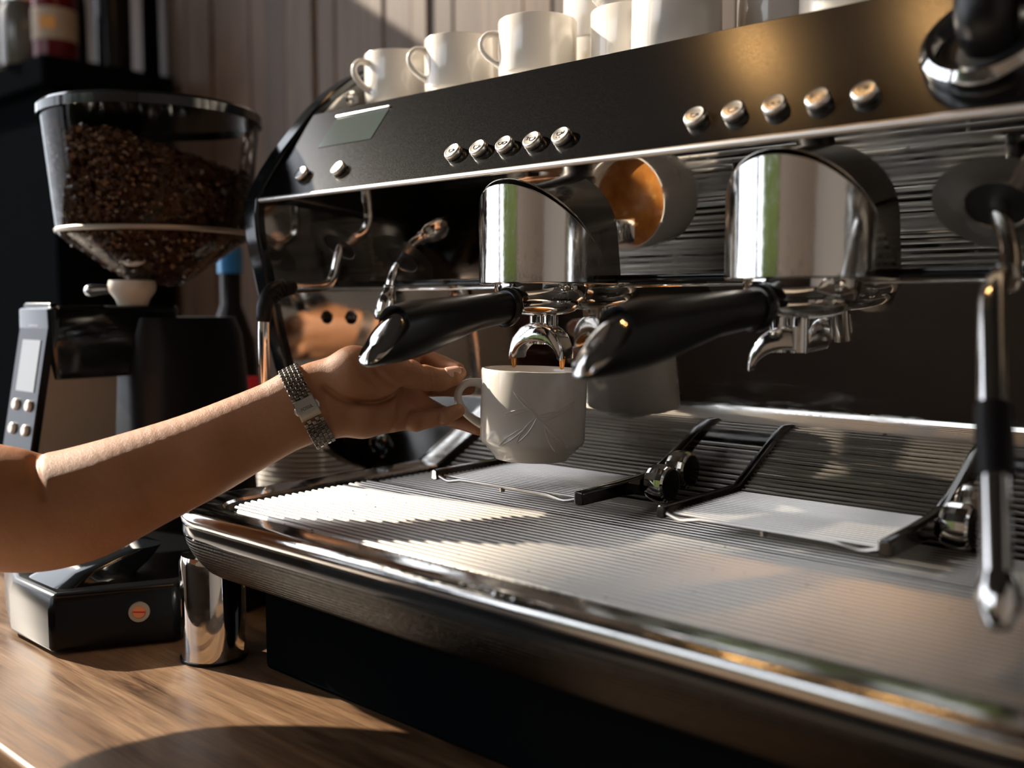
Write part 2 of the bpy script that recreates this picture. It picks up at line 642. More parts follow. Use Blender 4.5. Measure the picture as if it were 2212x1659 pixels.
# ================================================================== COUNTER
cb = thing('counter', (250, 130, -900), 'brown wooden bar counter under the espresso machine and grinder', 'counter')
ct = obj('countertop', box(-1400, 1900, -373, 630, -40, 0), wood, cb, bevel=3)
obj('counter_body', box(-1380, 1880, -330, 625, -900, -40), black_satin, cb)

# ================================================================== SHELVING BEHIND
sh = thing('shelf_unit', (-2060, 470, -900), 'black shelf unit with tall dark cabinet against the plank wall', 'shelf')
obj('shelf_board', box(-2480, -1635, 312, 620, 770, 836), black_matte, sh, bevel=6)
obj('cabinet_body', box(-2470, -1660, 340, 625, -900, 770), black_matte, sh, bevel=4)
obj('shelf_board', box(-2480, -1635, 312, 620, 1240, 1290), black_matte, sh, bevel=6)  # unseen upper board, added to shade the planks behind the shelf
obj('post', box(-1738, -1706, 596, 626, 836, 1240), black_matte, sh, bevel=3)
obj('post', box(-2470, -2438, 596, 626, 836, 1240), black_matte, sh, bevel=3)


def bottle(name, c, r, h, glass, label, group=None, capm=None, lab=None, neck=0.34):
    t = thing(name, c, label, 'bottle', group)
    prof = [(0, 0), (r * 0.92, 0), (r, r * 0.1), (r, h * 0.55), (r * 0.9, h * 0.64), (r * neck, h * 0.78), (r * neck, h * 0.93), (0, h * 0.93)]
    obj('glass', lathe(prof, 28, c), glass, t)
    if capm:
        obj('cap', lathe([(0, h * 0.90), (r * neck * 1.2, h * 0.90), (r * neck * 1.2, h * 1.0), (0, h * 1.0)], 24, c), capm, t)
    if lab:
        z0, z1 = lab
        lb = obj('paper_label', lathe([(r + 0.6, h * z0), (r + 0.8, h * z1)], 28, c), label_m, t)
        obj('label_print', frame(box(-r * 0.35, r * 0.35, -0.5, 0.5, -h * 0.05, h * 0.05), V(c[0] + (r + 1) * 0.75, c[1] - (r + 1) * 0.66, c[2] + h * (z0 + z1) * 0.5), (0.66, 0.75, 0), (0.75, -0.66, 0), (0, 0, 1)), orange_m, lb)
    return t


bottle('liquor_bottle', (-1702, 372, 836), 46, 260, redglass, 'dark red bottle with a cream label on the black shelf', capm=red_m, lab=(0.16, 0.42))
bottle('liquor_bottle', (-1700, 505, 836), 40, 330, darkglass, 'slim black bottle silhouetted on the shelf beside the post', neck=0.4)
bottle('liquor_bottle', (-1830, 470, 836), 34, 300, darkglass, 'dark bottle standing behind the red bottle on the shelf')
t = thing('glass_jar', (-1800, 345, 836), 'pale glass jar at the far left end of the shelf', 'jar')
obj('jar_body', lathe([(0, 0), (44, 0), (48, 6), (48, 120), (40, 134), (40, 140), (0, 140)], 28, (-1800, 345, 836)), jar_m, t)
obj('jar_lid', lathe([(0, 140), (43, 140), (43, 160), (0, 160)], 28, (-1800, 345, 836)), steel, t)

# ================================================================== ESPRESSO MACHINE
MX0, MX1 = -339.0, 545.0
em = thing('espresso_machine', (103, 60, 0), 'large two-group espresso machine, black control panel over polished steel', 'coffee machine')

cheek = [(330, 612), (260, 612), (197, 604), (155, 588), (118, 567), (86, 550), (58, 530), (34, 507), (14, 484), (-6, 461), (-22, 439), (-33, 421), (-39.5, 407), (-41.5, 390), (-40, 370), (-35, 347), (-25, 304), (-17, 268), (-7, 232), (4, 203), (19, 177), (36, 154), (57, 134), (80, 119), (103, 110), (146, 98), (330, 95)]


def inset(poly, d):
    n = len(poly)
    res = []
    for i in range(n):
        a, b_, c = np.array(poly[i - 1], float), np.array(poly[i], float), np.array(poly[(i + 1) % n], float)
        e1, e2 = unit(b_ - a), unit(c - b_)
        n1_, n2_ = V(-e1[1], e1[0]), V(-e2[1], e2[0])
        nn = unit(n1_ + n2_)
        res.append(tuple(b_ + nn * d / max(0.5, nn @ n1_)))
    return res


ck = obj('side_cheek', prism_x(cheek, -364, -341), black_gloss, em, bevel=3, seg=3)
ins = inset(cheek, 9)
obj('cheek_liner', prism_x(ins, -341.5, MX0), mirror, ck)
ck2 = obj('side_cheek', prism_x(cheek, MX1 + 2, MX1 + 25), black_gloss, em, bevel=3, seg=3)
obj('cheek_liner', prism_x(ins, MX1, MX1 + 2.5), mirror, ck2)


def cheek_bolt(y, z, r):
    g = lathe([(0, 4), (r * 0.35, 4), (r * 0.4, 2.6), (r * 0.7, 3.6), (r, 2.5), (r * 1.06, 0), (0, 0)], 24)
    obj('bolt', frame(g, (MX0, y, z), (0, 1, 0), (0, 0, 1), (1, 0, 0)), chrome, ck)


cheek_bolt(85, 527, 8)

# control face
CB = V(0, -39, 407.5)
cE = unit((0, 71, 94.5))
cN = unit((0, -94.5, 71))


def on_face(x, s, h=0.0):
    return V(x, 0, 0) + CB + cE * s + cN * h


face = obj('control_panel', join(frame(box(MX0, MX1, 0, 118.5, -6, 0), CB, (1, 0, 0), cE, cN), box(MX0, MX1, 32, 60, 496, 502)), panel_black, em, bevel=1.0)
obj('trim_strip', tube([on_face(MX0 + 3, -1.2, -1.0), on_face(MX1, -1.2, -1.0)], 2.6, 12, round_ends=True), trim_steel, face)
dsp = obj('display_screen', frame((lambda ps: ([(p[0], p[1], 0.5) for p in ps] + [(p[0], p[1], -1) for p in ps], [tuple(range(len(ps)))] + [(i, (i + 1) % len(ps), len(ps) + (i + 1) % len(ps), len(ps) + i) for i in range(len(ps))]))(rrect(-290, -208, 63, 104, 1.5, 0)), CB, (1, 0, 0), cE, cN), screen_m, face)
obj('display_edge', tube([on_face(-289, 105.5, 0.8), on_face(-209, 105.5, 0.8)], 1.5, 8, round_ends=True), trim_steel, dsp)

btn_prof = [(0, 5.6), (5.6, 5.6), (6.8, 5.9), (7.6, 5.5), (8.2, 4.6), (8.2, 1.2), (7.4, 0), (0, 0)]
btn_g = frame(lathe(btn_prof, 28), (0, 0, 0), (1, 0, 0), cE, cN)


def arc(cx, cy, r, a0, a1, n=9):
    return [(cx + r * math.cos(math.radians(a0 + (a1 - a0) * i / n)), cy + r * math.sin(math.radians(a0 + (a1 - a0) * i / n)), 0) for i in range(n + 1)]


def cup_icon(cx, cy, s):
    return join(tube([(cx - s, cy + s * 0.5, 0)] + arc(cx, cy, s, 180, 360) + [(cx + s, cy + s * 0.5, 0), (cx - s, cy + s * 0.5, 0)], 0.35, 5), tube(arc(cx + s * 1.2, cy, s * 0.45, -80, 80), 0.3, 5))


icons = [
    cup_icon(0, -0.5, 2.3),
    cup_icon(0, -0.5, 2.9),
    join(cup_icon(-2.4, -0.5, 1.9), cup_icon(2.0, -0.5, 1.9)),
    join(cup_icon(1.6, -0.5, 2.6), frame(text_mesh('2', 5.0, 0.3), (-3.6, 0.2, 0), (1, 0, 0), (0, 1, 0), (0, 0, 1))),
    join(cup_icon(-1.0, 0.8, 2.2), tube([(3.2, 3.0, 0), (3.2, 0.2, 0)], 0.35, 5), tube([(-2, -3.6, 0), (-1.4, -3.4, 0)], 0.4, 5), tube([(0.8, -3.6, 0), (1.4, -3.4, 0)], 0.4, 5)),
]
proto = None
for bi, bx_ in enumerate((-283, -226, -72.5, -43.2, -14.2, 15.2, 44.4, 162, 191.3, 220.8, 250.2, 280)):
    p = on_face(bx_, 24.6)
    if proto is None:
        proto = obj('button', move(btn_g, p), steel, face, origin=p)
        bt = proto
    else:
        bt = inst(proto, face, Matrix.Translation(Vector(p)))
    if bi >= 2:
        WLOC[bt.name] = p
        obj('button_icon', frame(icons[(bi - 2) % 5], on_face(bx_, 24.6, 5.7), (1, 0, 0), cE, cN), hole_black, bt)

# steam lever on the control face
lv = obj('lever_bezel', frame(lathe([(25, 0), (37, 0), (38, 4), (37, 10), (33, 14), (29, 13), (26, 8), (24, 3), (22, 0)], 40), on_face(346, 50), (1, 0, 0), cE, cN), chrome, em)
obj('lever_socket', frame(lathe([(0, 5), (20, 6), (25, 3), (26, 1), (0, 1)], 32), on_face(346, 50), (1, 0, 0), cE, cN), hole_black, lv)
p0 = on_face(346, 50, 4)
obj('lever_handle', tube([p0, p0 + cN * 16 + cE * 6, p0 + cN * 30 + cE * 26, p0 + cN * 40 + cE * 62, p0 + cN * 44 + cE * 92], [15, 17, 16, 15, 13], 20, 5, True), bakelite, lv)

# body shell behind, cup deck
obj('machine_body', join(box(MX0, MX1, 110, 326, 100, 500), box(MX0, MX1, 60, 326, 496, 503)), black_satin, em)
obj('cup_deck', box(MX0, MX1, 62, 326, 503, 507), steel, em)
for yy, zz in ((322, 560), (322, 585)):
    obj('deck_rail', tube([(MX0, yy, zz), (MX1, yy, zz)], 4, 10), chrome, em)

# polished splash panels
pU0, pU1 = V(0, -38, 405.5), V(0, 59, 321.5)
eU = unit(pU1 - pU0)
nU = V(0, -eU[2] * -1, 0)
nU = unit(np.cross(V(1, 0, 0), eU))
if nU[2] > 0:
    nU = -nU
lenU = np.linalg.norm(pU1 - pU0)
upn = obj('sloped_splash_panel', frame(box(MX0, MX1, 0, lenU, -2, 0), pU0, (1, 0, 0), eU, nU), mirror, em)
LP = [(59.0, 321.5)]          # (y, z) profile of the lower splash panel: nearly upright, coved towards the tray
for dz, deg in [(12, 5)] * 9 + [(2, 7), (2, 9), (2, 11.5)] + [(8, 13.5)] * 11:
    y_, z_ = LP[-1]
    LP.append((y_ + dz * math.tan(math.radians(deg)), z_ - dz))
lpn = obj('splash_panel', prism_x(LP + [(y_ + 3, z_) for y_, z_ in reversed(LP)], MX0, MX1), mirror, em, angle=30)
obj('panel_seam', tube([(MX0, 57.5, 320.2), (MX1, 57.5, 320.2)], 1.8, 8), black_gloss, lpn)
obj('panel_bead', tube([(MX0, 59.2, 315.5), (MX1, 59.2, 315.5)], 1.2, 8), chrome, lpn)


def on_U(x, s, h=0.0):
    return V(x, 0, 0) + pU0 + eU * s + nU * h


def on_L(x, z, h=0.0):
    zs = [q[1] for q in LP][::-1]
    ys = [q[0] for q in LP][::-1]
    return V(x, np.interp(z, zs, ys) - h, z)


def collar(x, s, r):
    c = obj('pipe_collar', frame(lathe([(r * 2.0, 0), (r * 1.6, 0.3), (r * 1.28, 0.9), (r * 1.08, 1.7), (r * 1.0, 1.8), (r * 0.96, 1.3), (r * 0.95, 0.2)], 36), on_U(x, s), (1, 0, 0), eU, nU), collar_steel, upn)
    obj('collar_dark_disc', frame(lathe([(0, 0.5), (r * 0.955, 0.5)], 36), on_U(x, s), (1, 0, 0), eU, nU), hole_black, c)  # flat black disc painting in the dark of the opening


collar(-276, 70, 18)
collar(-201, 93, 17)
collar(347, 69, 19)
# dome bolts low on the left
for x_, s_, r_ in ((-318, 286, 7), (-296, 150, 17)):
    bb = obj('round_stud', frame(lathe([(0, 7), (r_ * 0.45, 6.4), (r_ * 0.75, 4), (r_ * 0.82, 1.5), (r_ * 0.9, 3), (r_, 2.4), (r_ * 1.1, 0), (0, 0)], 32), on_L(x_, s_), (1, 0, 0), (0, 0, 1), (0, -1, 0)), dark_chrome, lpn)

# ---- groups
GY, GR = 20.0, 53.0


def u_outline(gx, r, yb, n=28):
    pts = []
    for i in range(n + 1):
        a = math.pi + math.pi * i / n
        pts.append((gx + r * math.cos(a), GY + r * math.sin(a)))
    return [(gx - r, yb)] + pts + [(gx + r, yb)]


def cutz(y):
    return 398.0 - 0.80 * (y + 33.0)


def group_head(gx):
    gh = obj('group_head', lathe([(0, 318), (40, 318), (40, 312), (38, 306), (36, 303), (0, 303)], 40, (gx, GY, 0)), chrome, em)
    ol = u_outline(gx, GR, 64)
    n = len(ol)
    vs_ = [(x_, y_, 317.0) for x_, y_ in ol] + [(x_, y_, max(318.5, cutz(y_))) for x_, y_ in ol]
    fs = [(i, i + 1, n + i + 1, n + i) for i in range(n - 1)]
    fs.append(tuple(range(n)))
    fs.append(tuple(range(n, 2 * n)))
    obj('group_cover', (vs_, fs), chrome_scr, gh, bevel=1.2, seg=2)
    # lower lip of the cover
    vs_ = []
    # dark neck that joins the cover to the sloping panel
    ol2 = u_outline(gx, GR - 3.0, 62)
    d = -nU * 1.0
    lo = [V(x_, y_, max(318.5, cutz(y_)) - 1.0) for x_, y_ in ol2]
    hi = []
    for p_ in lo:
        # follow the panel normal until the panel plane
        t_ = ((pU0 - p_) @ nU) / (d @ nU)
        hi.append(p_ + d * max(t_, 0.5) * 0.99)
    obj('group_neck', loft([lo, hi], True), neck_chrome, gh)
    obj('neck_knob', tube([(gx + 20, 8, 385), (gx + 28, -6, 390)], 5, 12, round_ends=True), black_gloss, gh)


group_head(-14.0)
group_head(221.0)


# ---- drip tray body
TX0, TX1, TY0, TYB, TR = -247.0, 487.0, -219.0, 104.0, 72.0
path, nrm = [(TX0, TYB)], [(-1, 0)]
for k in range(13):
    a = math.radians(180 + 90 * k / 12)
    path.append((TX0 + TR + TR * math.cos(a), TY0 + TR + TR * math.sin(a)))
    nrm.append((math.cos(a), math.sin(a)))
for k in range(13):
    a = math.radians(270 + 90 * k / 12)
    path.append((TX1 - TR + TR * math.cos(a), TY0 + TR + TR * math.sin(a)))
    nrm.append((math.cos(a), math.sin(a)))
path.append((TX1, TYB))
nrm.append((1, 0))
tray = obj('drip_tray_rim', sweep(path, nrm, [(-36, 120), (-36, 130), (-34, 132), (-12, 133.6), (-6, 133.2), (-2.6, 131.6), (-0.8, 129), (-0.2, 126), (-1.0, 123.4), (-4, 122)]), rail_steel, em)
obj('tray_black_band', sweep(path, nrm, [(-5, 123), (-2.0, 121), (-1.6, 115), (-2.6, 111.5), (-6, 110)]), black_gloss, tray)  # black band between rim and skirt
obj('tray_skirt', sweep(path, nrm, [(-5, 112), (-3.5, 111), (-4.5, 105), (-8, 97), (-14, 88), (-21, 80), (-27, 76), (-34, 75), (-60, 76)]), skirt, tray)
inner = [(x_ + nx * -30, y_ + ny * -30) for (x_, y_), (nx, ny) in zip(path, nrm)]
obj('tray_floor', prism_z(inner, 116, 121), black_satin, tray)
obj('chassis', box(-150, 480, -172, 300, 1, 78), black_matte, em, bevel=5)
obj('chassis', box(MX0 + 20, MX1 - 20, 100, 320, 30, 110), black_matte, em, bevel=5)
for fx, fy in ((-210, -181), (448, -181), (-300, 260), (506, 260)):
    ft = obj('machine_foot', lathe([(0, 0), (25.5, 0), (27, 2), (27, 84), (25, 90), (0, 90)], 36, (fx, fy, 0)), chrome if fy < 0 else steel, em)
    obj('foot_pad', lathe([(0, 0), (28.2, 0), (28.2, 2.2), (0, 2.2)], 32, (fx, fy, 0)), rubber, ft)

# ---- drip grates (they lift off: things of their own)


def grate(name, x0, x1, y0, y1, z, n, r, label, corner=0):
    t_ = thing(name, ((x0 + x1) / 2, (y0 + y1) / 2, z - 6), label, 'grate')
    pitch = (y1 - y0) / (n - 1)
    src = None
    for i in range(n):
        y = y0 + pitch * i
        xs = x0
        if corner and i < 5:
            xs = x0 + (corner - math.sqrt(max(0, corner ** 2 - (corner * (5 - i) / 5) ** 2)))
        g = tube([(xs, y, z), (x1, y, z)], r, 10, round_ends=True)
        if src is None or xs > x0:
            w_ = obj('wire', g, wire_steel, t_, origin=(x0, y, z))
            if xs <= x0:
                src = (w_, y)
        else:
            w_ = inst(src[0], t_, Matrix.Translation(Vector((x0, y, z))))
        if i == 0 or xs > x0:
            src = None if xs > x0 else src
    for xx in np.linspace(x0 + 25, x1 - 25, 5):
        obj('cross_rod', tube([(xx, y0 - r, z - r * 2), (xx, y1 + r, z - r * 2)], r, 8), wire_steel, t_)
    return t_


grate('drip_grate', -189, 430, -183, -26, 132, 23, 1.75, 'long steel wire drip grate in the front tray, sunlit at left', corner=24)
grate('drip_grate', -200, 440, -8, 84, 127, 13, 1.8, 'steel wire grate at the back of the tray under the folding racks')
obj('tray_divider', join(box(-214, 452, -22, -13, 121, 131)), dark_chrome, tray, bevel=1.5)


# ---- fold-out cup racks
def rack(xa, xb):
    z = 150.0
    rk = obj('cup_rack', tube([(xa + 3, -27, z - 1)] + [(xa + 3 + (xb - xa - 6) * t_, -27 - dy, z - 1 - dz) for t_, dy, dz in ((0.08, 1, 3), (0.16, 2, 1), (0.25, 2, 0), (0.75, 2, 0), (0.84, 2, 1), (0.92, 1, 3))] + [(xb - 3, -27, z - 1)], 1.6, 8, 3), wire_steel, em)
    # plain left bar
    obj('rack_bar', loft([[(xa + dx, y, z + dz) for dx, dz in ((-4, -4), (-3, 4.2), (0, 5.2), (3, 4.2), (4, -4), (0, -5))] for y in (-30, -29, 86)]), dark_chrome, rk, bevel=1)
    # right bar, thicker towards the hinge knob
    rings = []
    for y, h0, h1, w_ in ((-30, -4.5, 5, 4), (-29, -5, 5.4, 4.6), (20, -5.5, 6, 4.8), (50, -7, 7, 5), (66, -11, 8, 5.5), (80, -13, 9, 6), (86, -13, 9, 6)):
        rings.append([(xb - w_, y, z + h0), (xb - w_, y, z + h1 - 1.2), (xb - w_ * 0.6, y, z + h1), (xb + w_ * 0.6, y, z + h1), (xb + w_, y, z + h1 - 1.2), (xb + w_, y, z + h0), (xb, y, z + h0 - 0.8)])
    obj('rack_bar', loft(rings), dark_chrome, rk, bevel=0.8)
    kg = lathe([(0, 0), (13.5, 0), (15.6, 2), (16.4, 6), (16.4, 14), (15.6, 17.5), (14, 19), (0, 19)], 18)
    kn = obj('hinge_knob', frame(kg, (xb + 5, 66, z), (0, 1, 0), (0, 0, 1), (1, 0, 0)), chrome, rk, angle=15)
    obj('knob_face', frame(lathe([(0, 19.6), (12, 19.6), (13.4, 19.0), (0, 18.8)], 32), (xb + 5, 66, z), (0, 1, 0), (0, 0, 1), (1, 0, 0)), black_gloss, rk)
    src = None
    for i in range(19):
        y = -20 + i * 5.6
        if src is None:
            src = obj('wire', tube([(xa, y, z - 1.5), (xb, y, z - 1.5)], 1.45, 8), wire_steel, rk, origin=(xa, y, z - 1.5))
        else:
            inst(src, rk, Matrix.Translation(Vector((xa, y, z - 1.5))))
    obj('stud', lathe([(0, -4), (2.2, -3.5), (2.6, 0), (0, 0)], 12, ((xa + xb) / 2, -29, z - 1.5)), wire_steel, rk)


rack(-95.0, 65.0)
rack(140.0, 302.0)

# ---- steam wand at the left
sw = obj('steam_wand', tube([(-276, 16, 360), (-276, 12.5, 351), (-276, 9.5, 342), (-276, 7, 333), (-276, 1, 323), (-276, -9, 318), (-276, -22, 316.8), (-276, -42, 316.3), (-276, -60, 316)], 5.0, 14, 5), chrome, em)
obj('wand_grip', tube([(-276, -48, 316.5), (-276, -60, 316), (-276, -70, 311), (-276, -77, 301), (-276, -79, 288)], [7.5, 8, 8.4, 8, 7.4], 16, 4, True), rubber, sw)
for i in range(5):
    t_ = i / 4
    c_ = V(-276, -56 - 17 * t_, 316 - 10 * t_ ** 1.6)
    d_ = unit((0, -1, -0.15 - 1.2 * t_))
    obj('grip_ring', frame(lathe([(8.2, -1.4), (9.3, -0.6), (9.3, 0.6), (8.2, 1.4)], 20), c_, (1, 0, 0), np.cross(d_, V(1, 0, 0)), d_), rubber, sw)
obj('wand_pipe', tube([(-276, -79, 292), (-276, -80, 260), (-277, -78, 190), (-277, -76, 150)], 5.6, 14, 4, True), chrome, sw)
# ---- hot water spout
hw = obj('hot_water_spout', tube([(-201, 33, 346), (-201, 27, 341), (-201, 21, 333), (-201, 17, 324), (-201, 15, 316)], [3.4, 3.8, 4.4, 5.0, 5.4], 14, 5), chrome, em)
obj('spout_nozzle', frame(lathe([(0, 0), (6.4, 0), (6.8, 2), (6.4, 6), (8.5, 10), (10, 16), (10, 30), (8.5, 34), (0, 34)], 24), (-201, 15, 318), (1, 0, 0), unit((0, -0.96, 0.28)), unit((0, -0.28, -0.96))), chrome, hw)
# ---- steam wand at the right
sr = obj('steam_wand', tube([(347, 15, 361), (350, 8, 354), (354, 1, 346), (359, -8, 336), (363, -17, 326), (366, -26, 317)], 6.0, 14, 5, True), chrome, em)
obj('ball_joint', lathe([(0, -9), (6, -7), (9, 0), (6, 7), (0, 9)], 20, (366, -34, 315)), chrome, sr)
obj('wand_pipe', tube([(365, -40, 316), (365, -52, 309), (367, -64, 298), (376, -92, 262), (383, -112, 235), (397, -150, 178), (399, -155, 171)], [6, 7, 7.3, 7.3, 7.2, 7.0, 7.0], 18, 5), chrome, sr)
obj('wand_sleeve', tube([(379.5, -101.5, 249), (383.5, -113, 233), (387.5, -123.5, 217)], [8.8, 9.0, 8.8], 18, 2), rubber, sr)
obj('wand_tip', tube([(397.5, -151, 176), (399, -155.5, 170), (400.5, -160, 163), (402, -164, 157)], [8.6, 9.6, 8.6, 5.4], 18, 3), chrome, sr)


# ---- spilt grounds on the tray rim, water drops along the rail
rg = random.Random(5)
gv, gf = [], []
for i in range(420):
    if rg.random() < 0.75:
        q = V(rg.gauss(105, 70), -187 - abs(rg.gauss(0, 3.5)), 132.9)
    else:
        q = V(rg.uniform(-150, 380), rg.uniform(-208, -30), 134.3 if rg.random() < 0.5 else 133.6)
        if q[1] > -186:
            q[1] = -183 + 157 / 22 * round((q[1] + 183) / (157 / 22))
            q[2] = 133.9
    r_ = rg.uniform(0.35, 1.0)
    o_ = len(gv)
    gv += [tuple(q + V(rg.uniform(-1, 1), rg.uniform(-1, 1), 0) * r_) for _ in range(3)] + [tuple(q + V(0, 0, r_))]
    gf += [(o_, o_ + 1, o_ + 3), (o_ + 1, o_ + 2, o_ + 3), (o_ + 2, o_, o_ + 3)]
grounds_m = mat('coffee_grounds', (0.045, 0.020, 0.009), 0.6)
tag(obj('coffee_grounds', (gv, gf), grounds_m), 'dark coffee grounds spilt along the tray rim and grate', 'coffee grounds', kind='stuff')
water_m = mat('water', (0.9, 0.92, 0.93), 0.03, 0.0, **{'Transmission Weight': 0.85, 'IOR': 1.33})
for i, (wx, wy, wr) in enumerate(((118, -212, 3.2), (126, -214, 2.2), (131, -213, 2.4), (137, -214, 1.8), (143, -215, 2.6), (150, -214, 1.5), (158, -215, 1.8), (172, -214, 1.5), (186, -214, 1.4))):
    tag(obj('water_drop', lathe([(0, 0.62 * wr), (0.5 * wr, 0.55 * wr), (0.85 * wr, 0.3 * wr), (wr, 0)], 14, (wx, wy, 132.6)), water_m), 'clear water drop on the front rail of the tray', 'water drop', 'water drops on the rail')

# ================================================================== PORTAFILTERS
def portafilter(gx, ang, spout_ang, label, single=False):
    t_ = thing('portafilter', (gx, GY, 280), label, 'portafilter', 'portafilters locked into the machine')
    ca, sa = math.cos(ang), math.sin(ang)
    O = V(gx, GY, 0)
    ex = V(ca, -sa, 0)       # sideways
    ey = V(sa, ca, 0)        # away from the handle end (handle runs along -ey)
    ez = V(0, 0, 1)

    def F(g):
        return frame(g, O, ex, ey, ez)
    bk = obj('basket_body', F(lathe([(0, 290), (8, 290), (22, 292), (29, 294.5), (32, 298), (33, 302), (33, 317), (0, 317)], 40)), chrome, t_)
    for s in (-1, 1):
        obj('lug', F(box(s * 33 - 5, s * 33 + 5, -7, 7, 309, 314)), chrome, bk, bevel=1)
    # neck between basket and handle
    obj('neck', F(tube([(0, -24, 301), (0, -33, 300), (0, -40, 298.5), (0, -46, 297)], [9, 7.5, 8, 9.5], 18, 3)), chrome, t_)
    obj('ferrule', F(frame(lathe([(0, 0), (14, 0), (16.2, 1.5), (16.4, 5), (14.5, 7.5), (0, 8)], 32), (0, -41, 298), (1, 0, 0), unit((0, 0.1, 1)), unit((0, -1, -0.1)))), bakelite, t_)
    # handle loft: (y, zc, half width, half height up, half height down)
    secs = [(-46, 297.5, 12.5, 12.5, 12.5), (-60, 296, 13, 13.5, 13), (-85, 293, 13.5, 15, 14), (-108, 289, 15, 17.5, 17), (-130, 285, 17, 20, 20), (-150, 281, 18, 22.5, 20.5), (-168, 277.5, 18, 22, 20)]
    rings = []
    n = 24
    for y, zc, hw_, hu, hd in secs:
        rings.append([(hw_ * math.copysign(abs(math.cos(q)) ** 0.85, math.cos(q)), y, zc + (hu if math.sin(q) > 0 else hd) * math.copysign(abs(math.sin(q)) ** 0.85, math.sin(q))) for q in (2 * math.pi * k / n for k in range(n))])
    # oblique end: the top is cut back, the lower nose runs on

    def end_ring(shift, sc_):
        zc, hw_, hu, hd = 274.5, 18, 21, 19
        r_ = []
        for k in range(n):
            q = 2 * math.pi * k / n
            zz = (hu if math.sin(q) > 0 else hd) * math.sin(q) * sc_
            r_.append((hw_ * math.cos(q) * sc_, -176 - shift + 0.72 * zz - (4 if math.sin(q) < 0 else 0) * -math.sin(q), zc + zz))
        return r_
    rings.append(end_ring(0, 1.0))
    rings.append(end_ring(3, 0.94))
    obj('handle', F(loft(rings)), bakelite, t_, angle=60)
    cap = [end_ring(2.2, 0.93), end_ring(4.6, 0.86), end_ring(6.0, 0.6), end_ring(6.4, 0.25)]
    obj('handle_cap', F(loft(cap)), chrome, t_, angle=60)
    # spouts
    cs, ss = math.cos(spout_ang), math.sin(spout_ang)
    sx, sy = V(cs, ss, 0), V(-ss, cs, 0)
    So = V(gx - (9 if single else 0), GY, 0)

    def Fs(g):
        return frame(g, So, sx, sy, ez)
    for s in (-1, 1):
        obj('spout_neck', Fs(tube([(s * 7.2, 4, 291), (s * 7.2, 4, 280), (s * 7.2, 3, 266)], 6.4, 16)), chrome, t_)
    outer, innr = [], []
    m_ = 26
    for k in range(m_ + 1):
        a = (0.46 * math.pi + 0.54 * math.pi * k / m_) if single else math.pi * k / m_
        outer.append((27.5 * math.cos(a), 254.5 + 30.5 * math.sin(a) ** 0.9))
        innr.append((22.5 * math.cos(a), 254.0 + 14.5 * math.sin(a)))
    rings = []
    for y, e in ((-11, 1.6), (-9.5, 0.4), (-7, 0), (7, 0), (9.5, 0.4), (11, 1.6)):
        ring = []
        for (x_, z_) in outer:
            ring.append((x_ - math.copysign(min(e, abs(x_)), x_), y, z_ - e))
        for (x_, z_) in reversed(innr):
            ring.append((x_ + math.copysign(e * 0.3, x_), y, z_ + e))
        rings.append(ring)
    sp = obj('twin_spout', Fs(loft(rings)), chrome_scr, t_, angle=50)
    return Fs


Fs1 = portafilter(-14.0, 0.0, 0.10, 'portafilter above the held cup with espresso dripping from its twin spout')
portafilter(221.0, math.radians(15), math.radians(24), 'idle portafilter in the right group, black handle turned towards the left', True)
for s in (-1, 1):
    g = Fs1(tube([(s * 25.0, -5, 256), (s * 24.8, -5, 251), (s * 24.6, -5, 247.5)], [2.6, 2.4, 1.9], 12, 3, True))
    tag(obj('coffee_drip', g, drip_m), 'orange espresso drip at the %s tip of the dripping spout' % ('left' if s < 0 else 'right'), 'coffee drip', 'espresso drips')

# ================================================================== CUPS
CUP = [(0, 3), (28.5, 3), (29, 0), (31, 0.2), (32.5, 3), (36.5, 7.5), (39.5, 10.5), (40, 11.6), (42.6, 13.2), (44, 17), (44.2, 40), (44.4, 73.6), (43.8, 75), (42.6, 75.2), (41.8, 74.2), (41.2, 70), (40.6, 20), (37, 12), (30, 9), (0, 8)]
HND = [(41, 61), (49, 62.5), (57, 61), (62.5, 54.5), (62.5, 46), (57, 37.5), (49, 31), (41, 27)]


def cup_handle():
    pts = catmull([(r_, 0, z_) for r_, z_ in HND], 5)
    rings = []
    for i, p_ in enumerate(pts):
        t_ = unit(pts[min(i + 1, len(pts) - 1)] - pts[max(i - 1, 0)])
        n_ = np.cross(t_, V(0, 1, 0))
        e = abs(i / (len(pts) - 1) - 0.5) * 2
        hw_, hn = 4.6 + 1.6 * e ** 3, 3.4 + 1.2 * e ** 4
        rings.append([tuple(p_ + V(0, 1, 0) * hw_ * math.cos(q) + n_ * hn * math.sin(q)) for q in (2 * math.pi * k / 14 for k in range(14))])
    return loft(rings)


def make_cup(M, label, group=None):
    """M: function mapping cup coordinates to world mm."""
    base = M(V(0, 0, 0))
    t_ = thing('coffee_cup', base, label, 'cup', group)
    obj('cup_body', xform(lathe(CUP, 56), M), ceramic, t_, angle=50)
    obj('cup_handle', xform(cup_handle(), M), ceramic, t_, angle=60)
    return t_


def place(c, ang, flip=False, scale=1.0, tilt=0.0):
    ca, sa = math.cos(ang), math.sin(ang)

    def M(p_):
        x_, y_, z_ = p_ * scale
        if flip:
            z_, y_ = 75.2 * scale - z_, -y_
        q = V(c[0] + ca * x_ - sa * y_, c[1] + sa * x_ + ca * y_, c[2] + z_)
        if tilt:
            rel = q - V(*c)
            k_ = V(*fw)
            q = V(*c) + rel * math.cos(tilt) + np.cross(k_, rel) * math.sin(tilt) + k_ * (k_ @ rel) * (1 - math.cos(tilt))
        return q
    return M


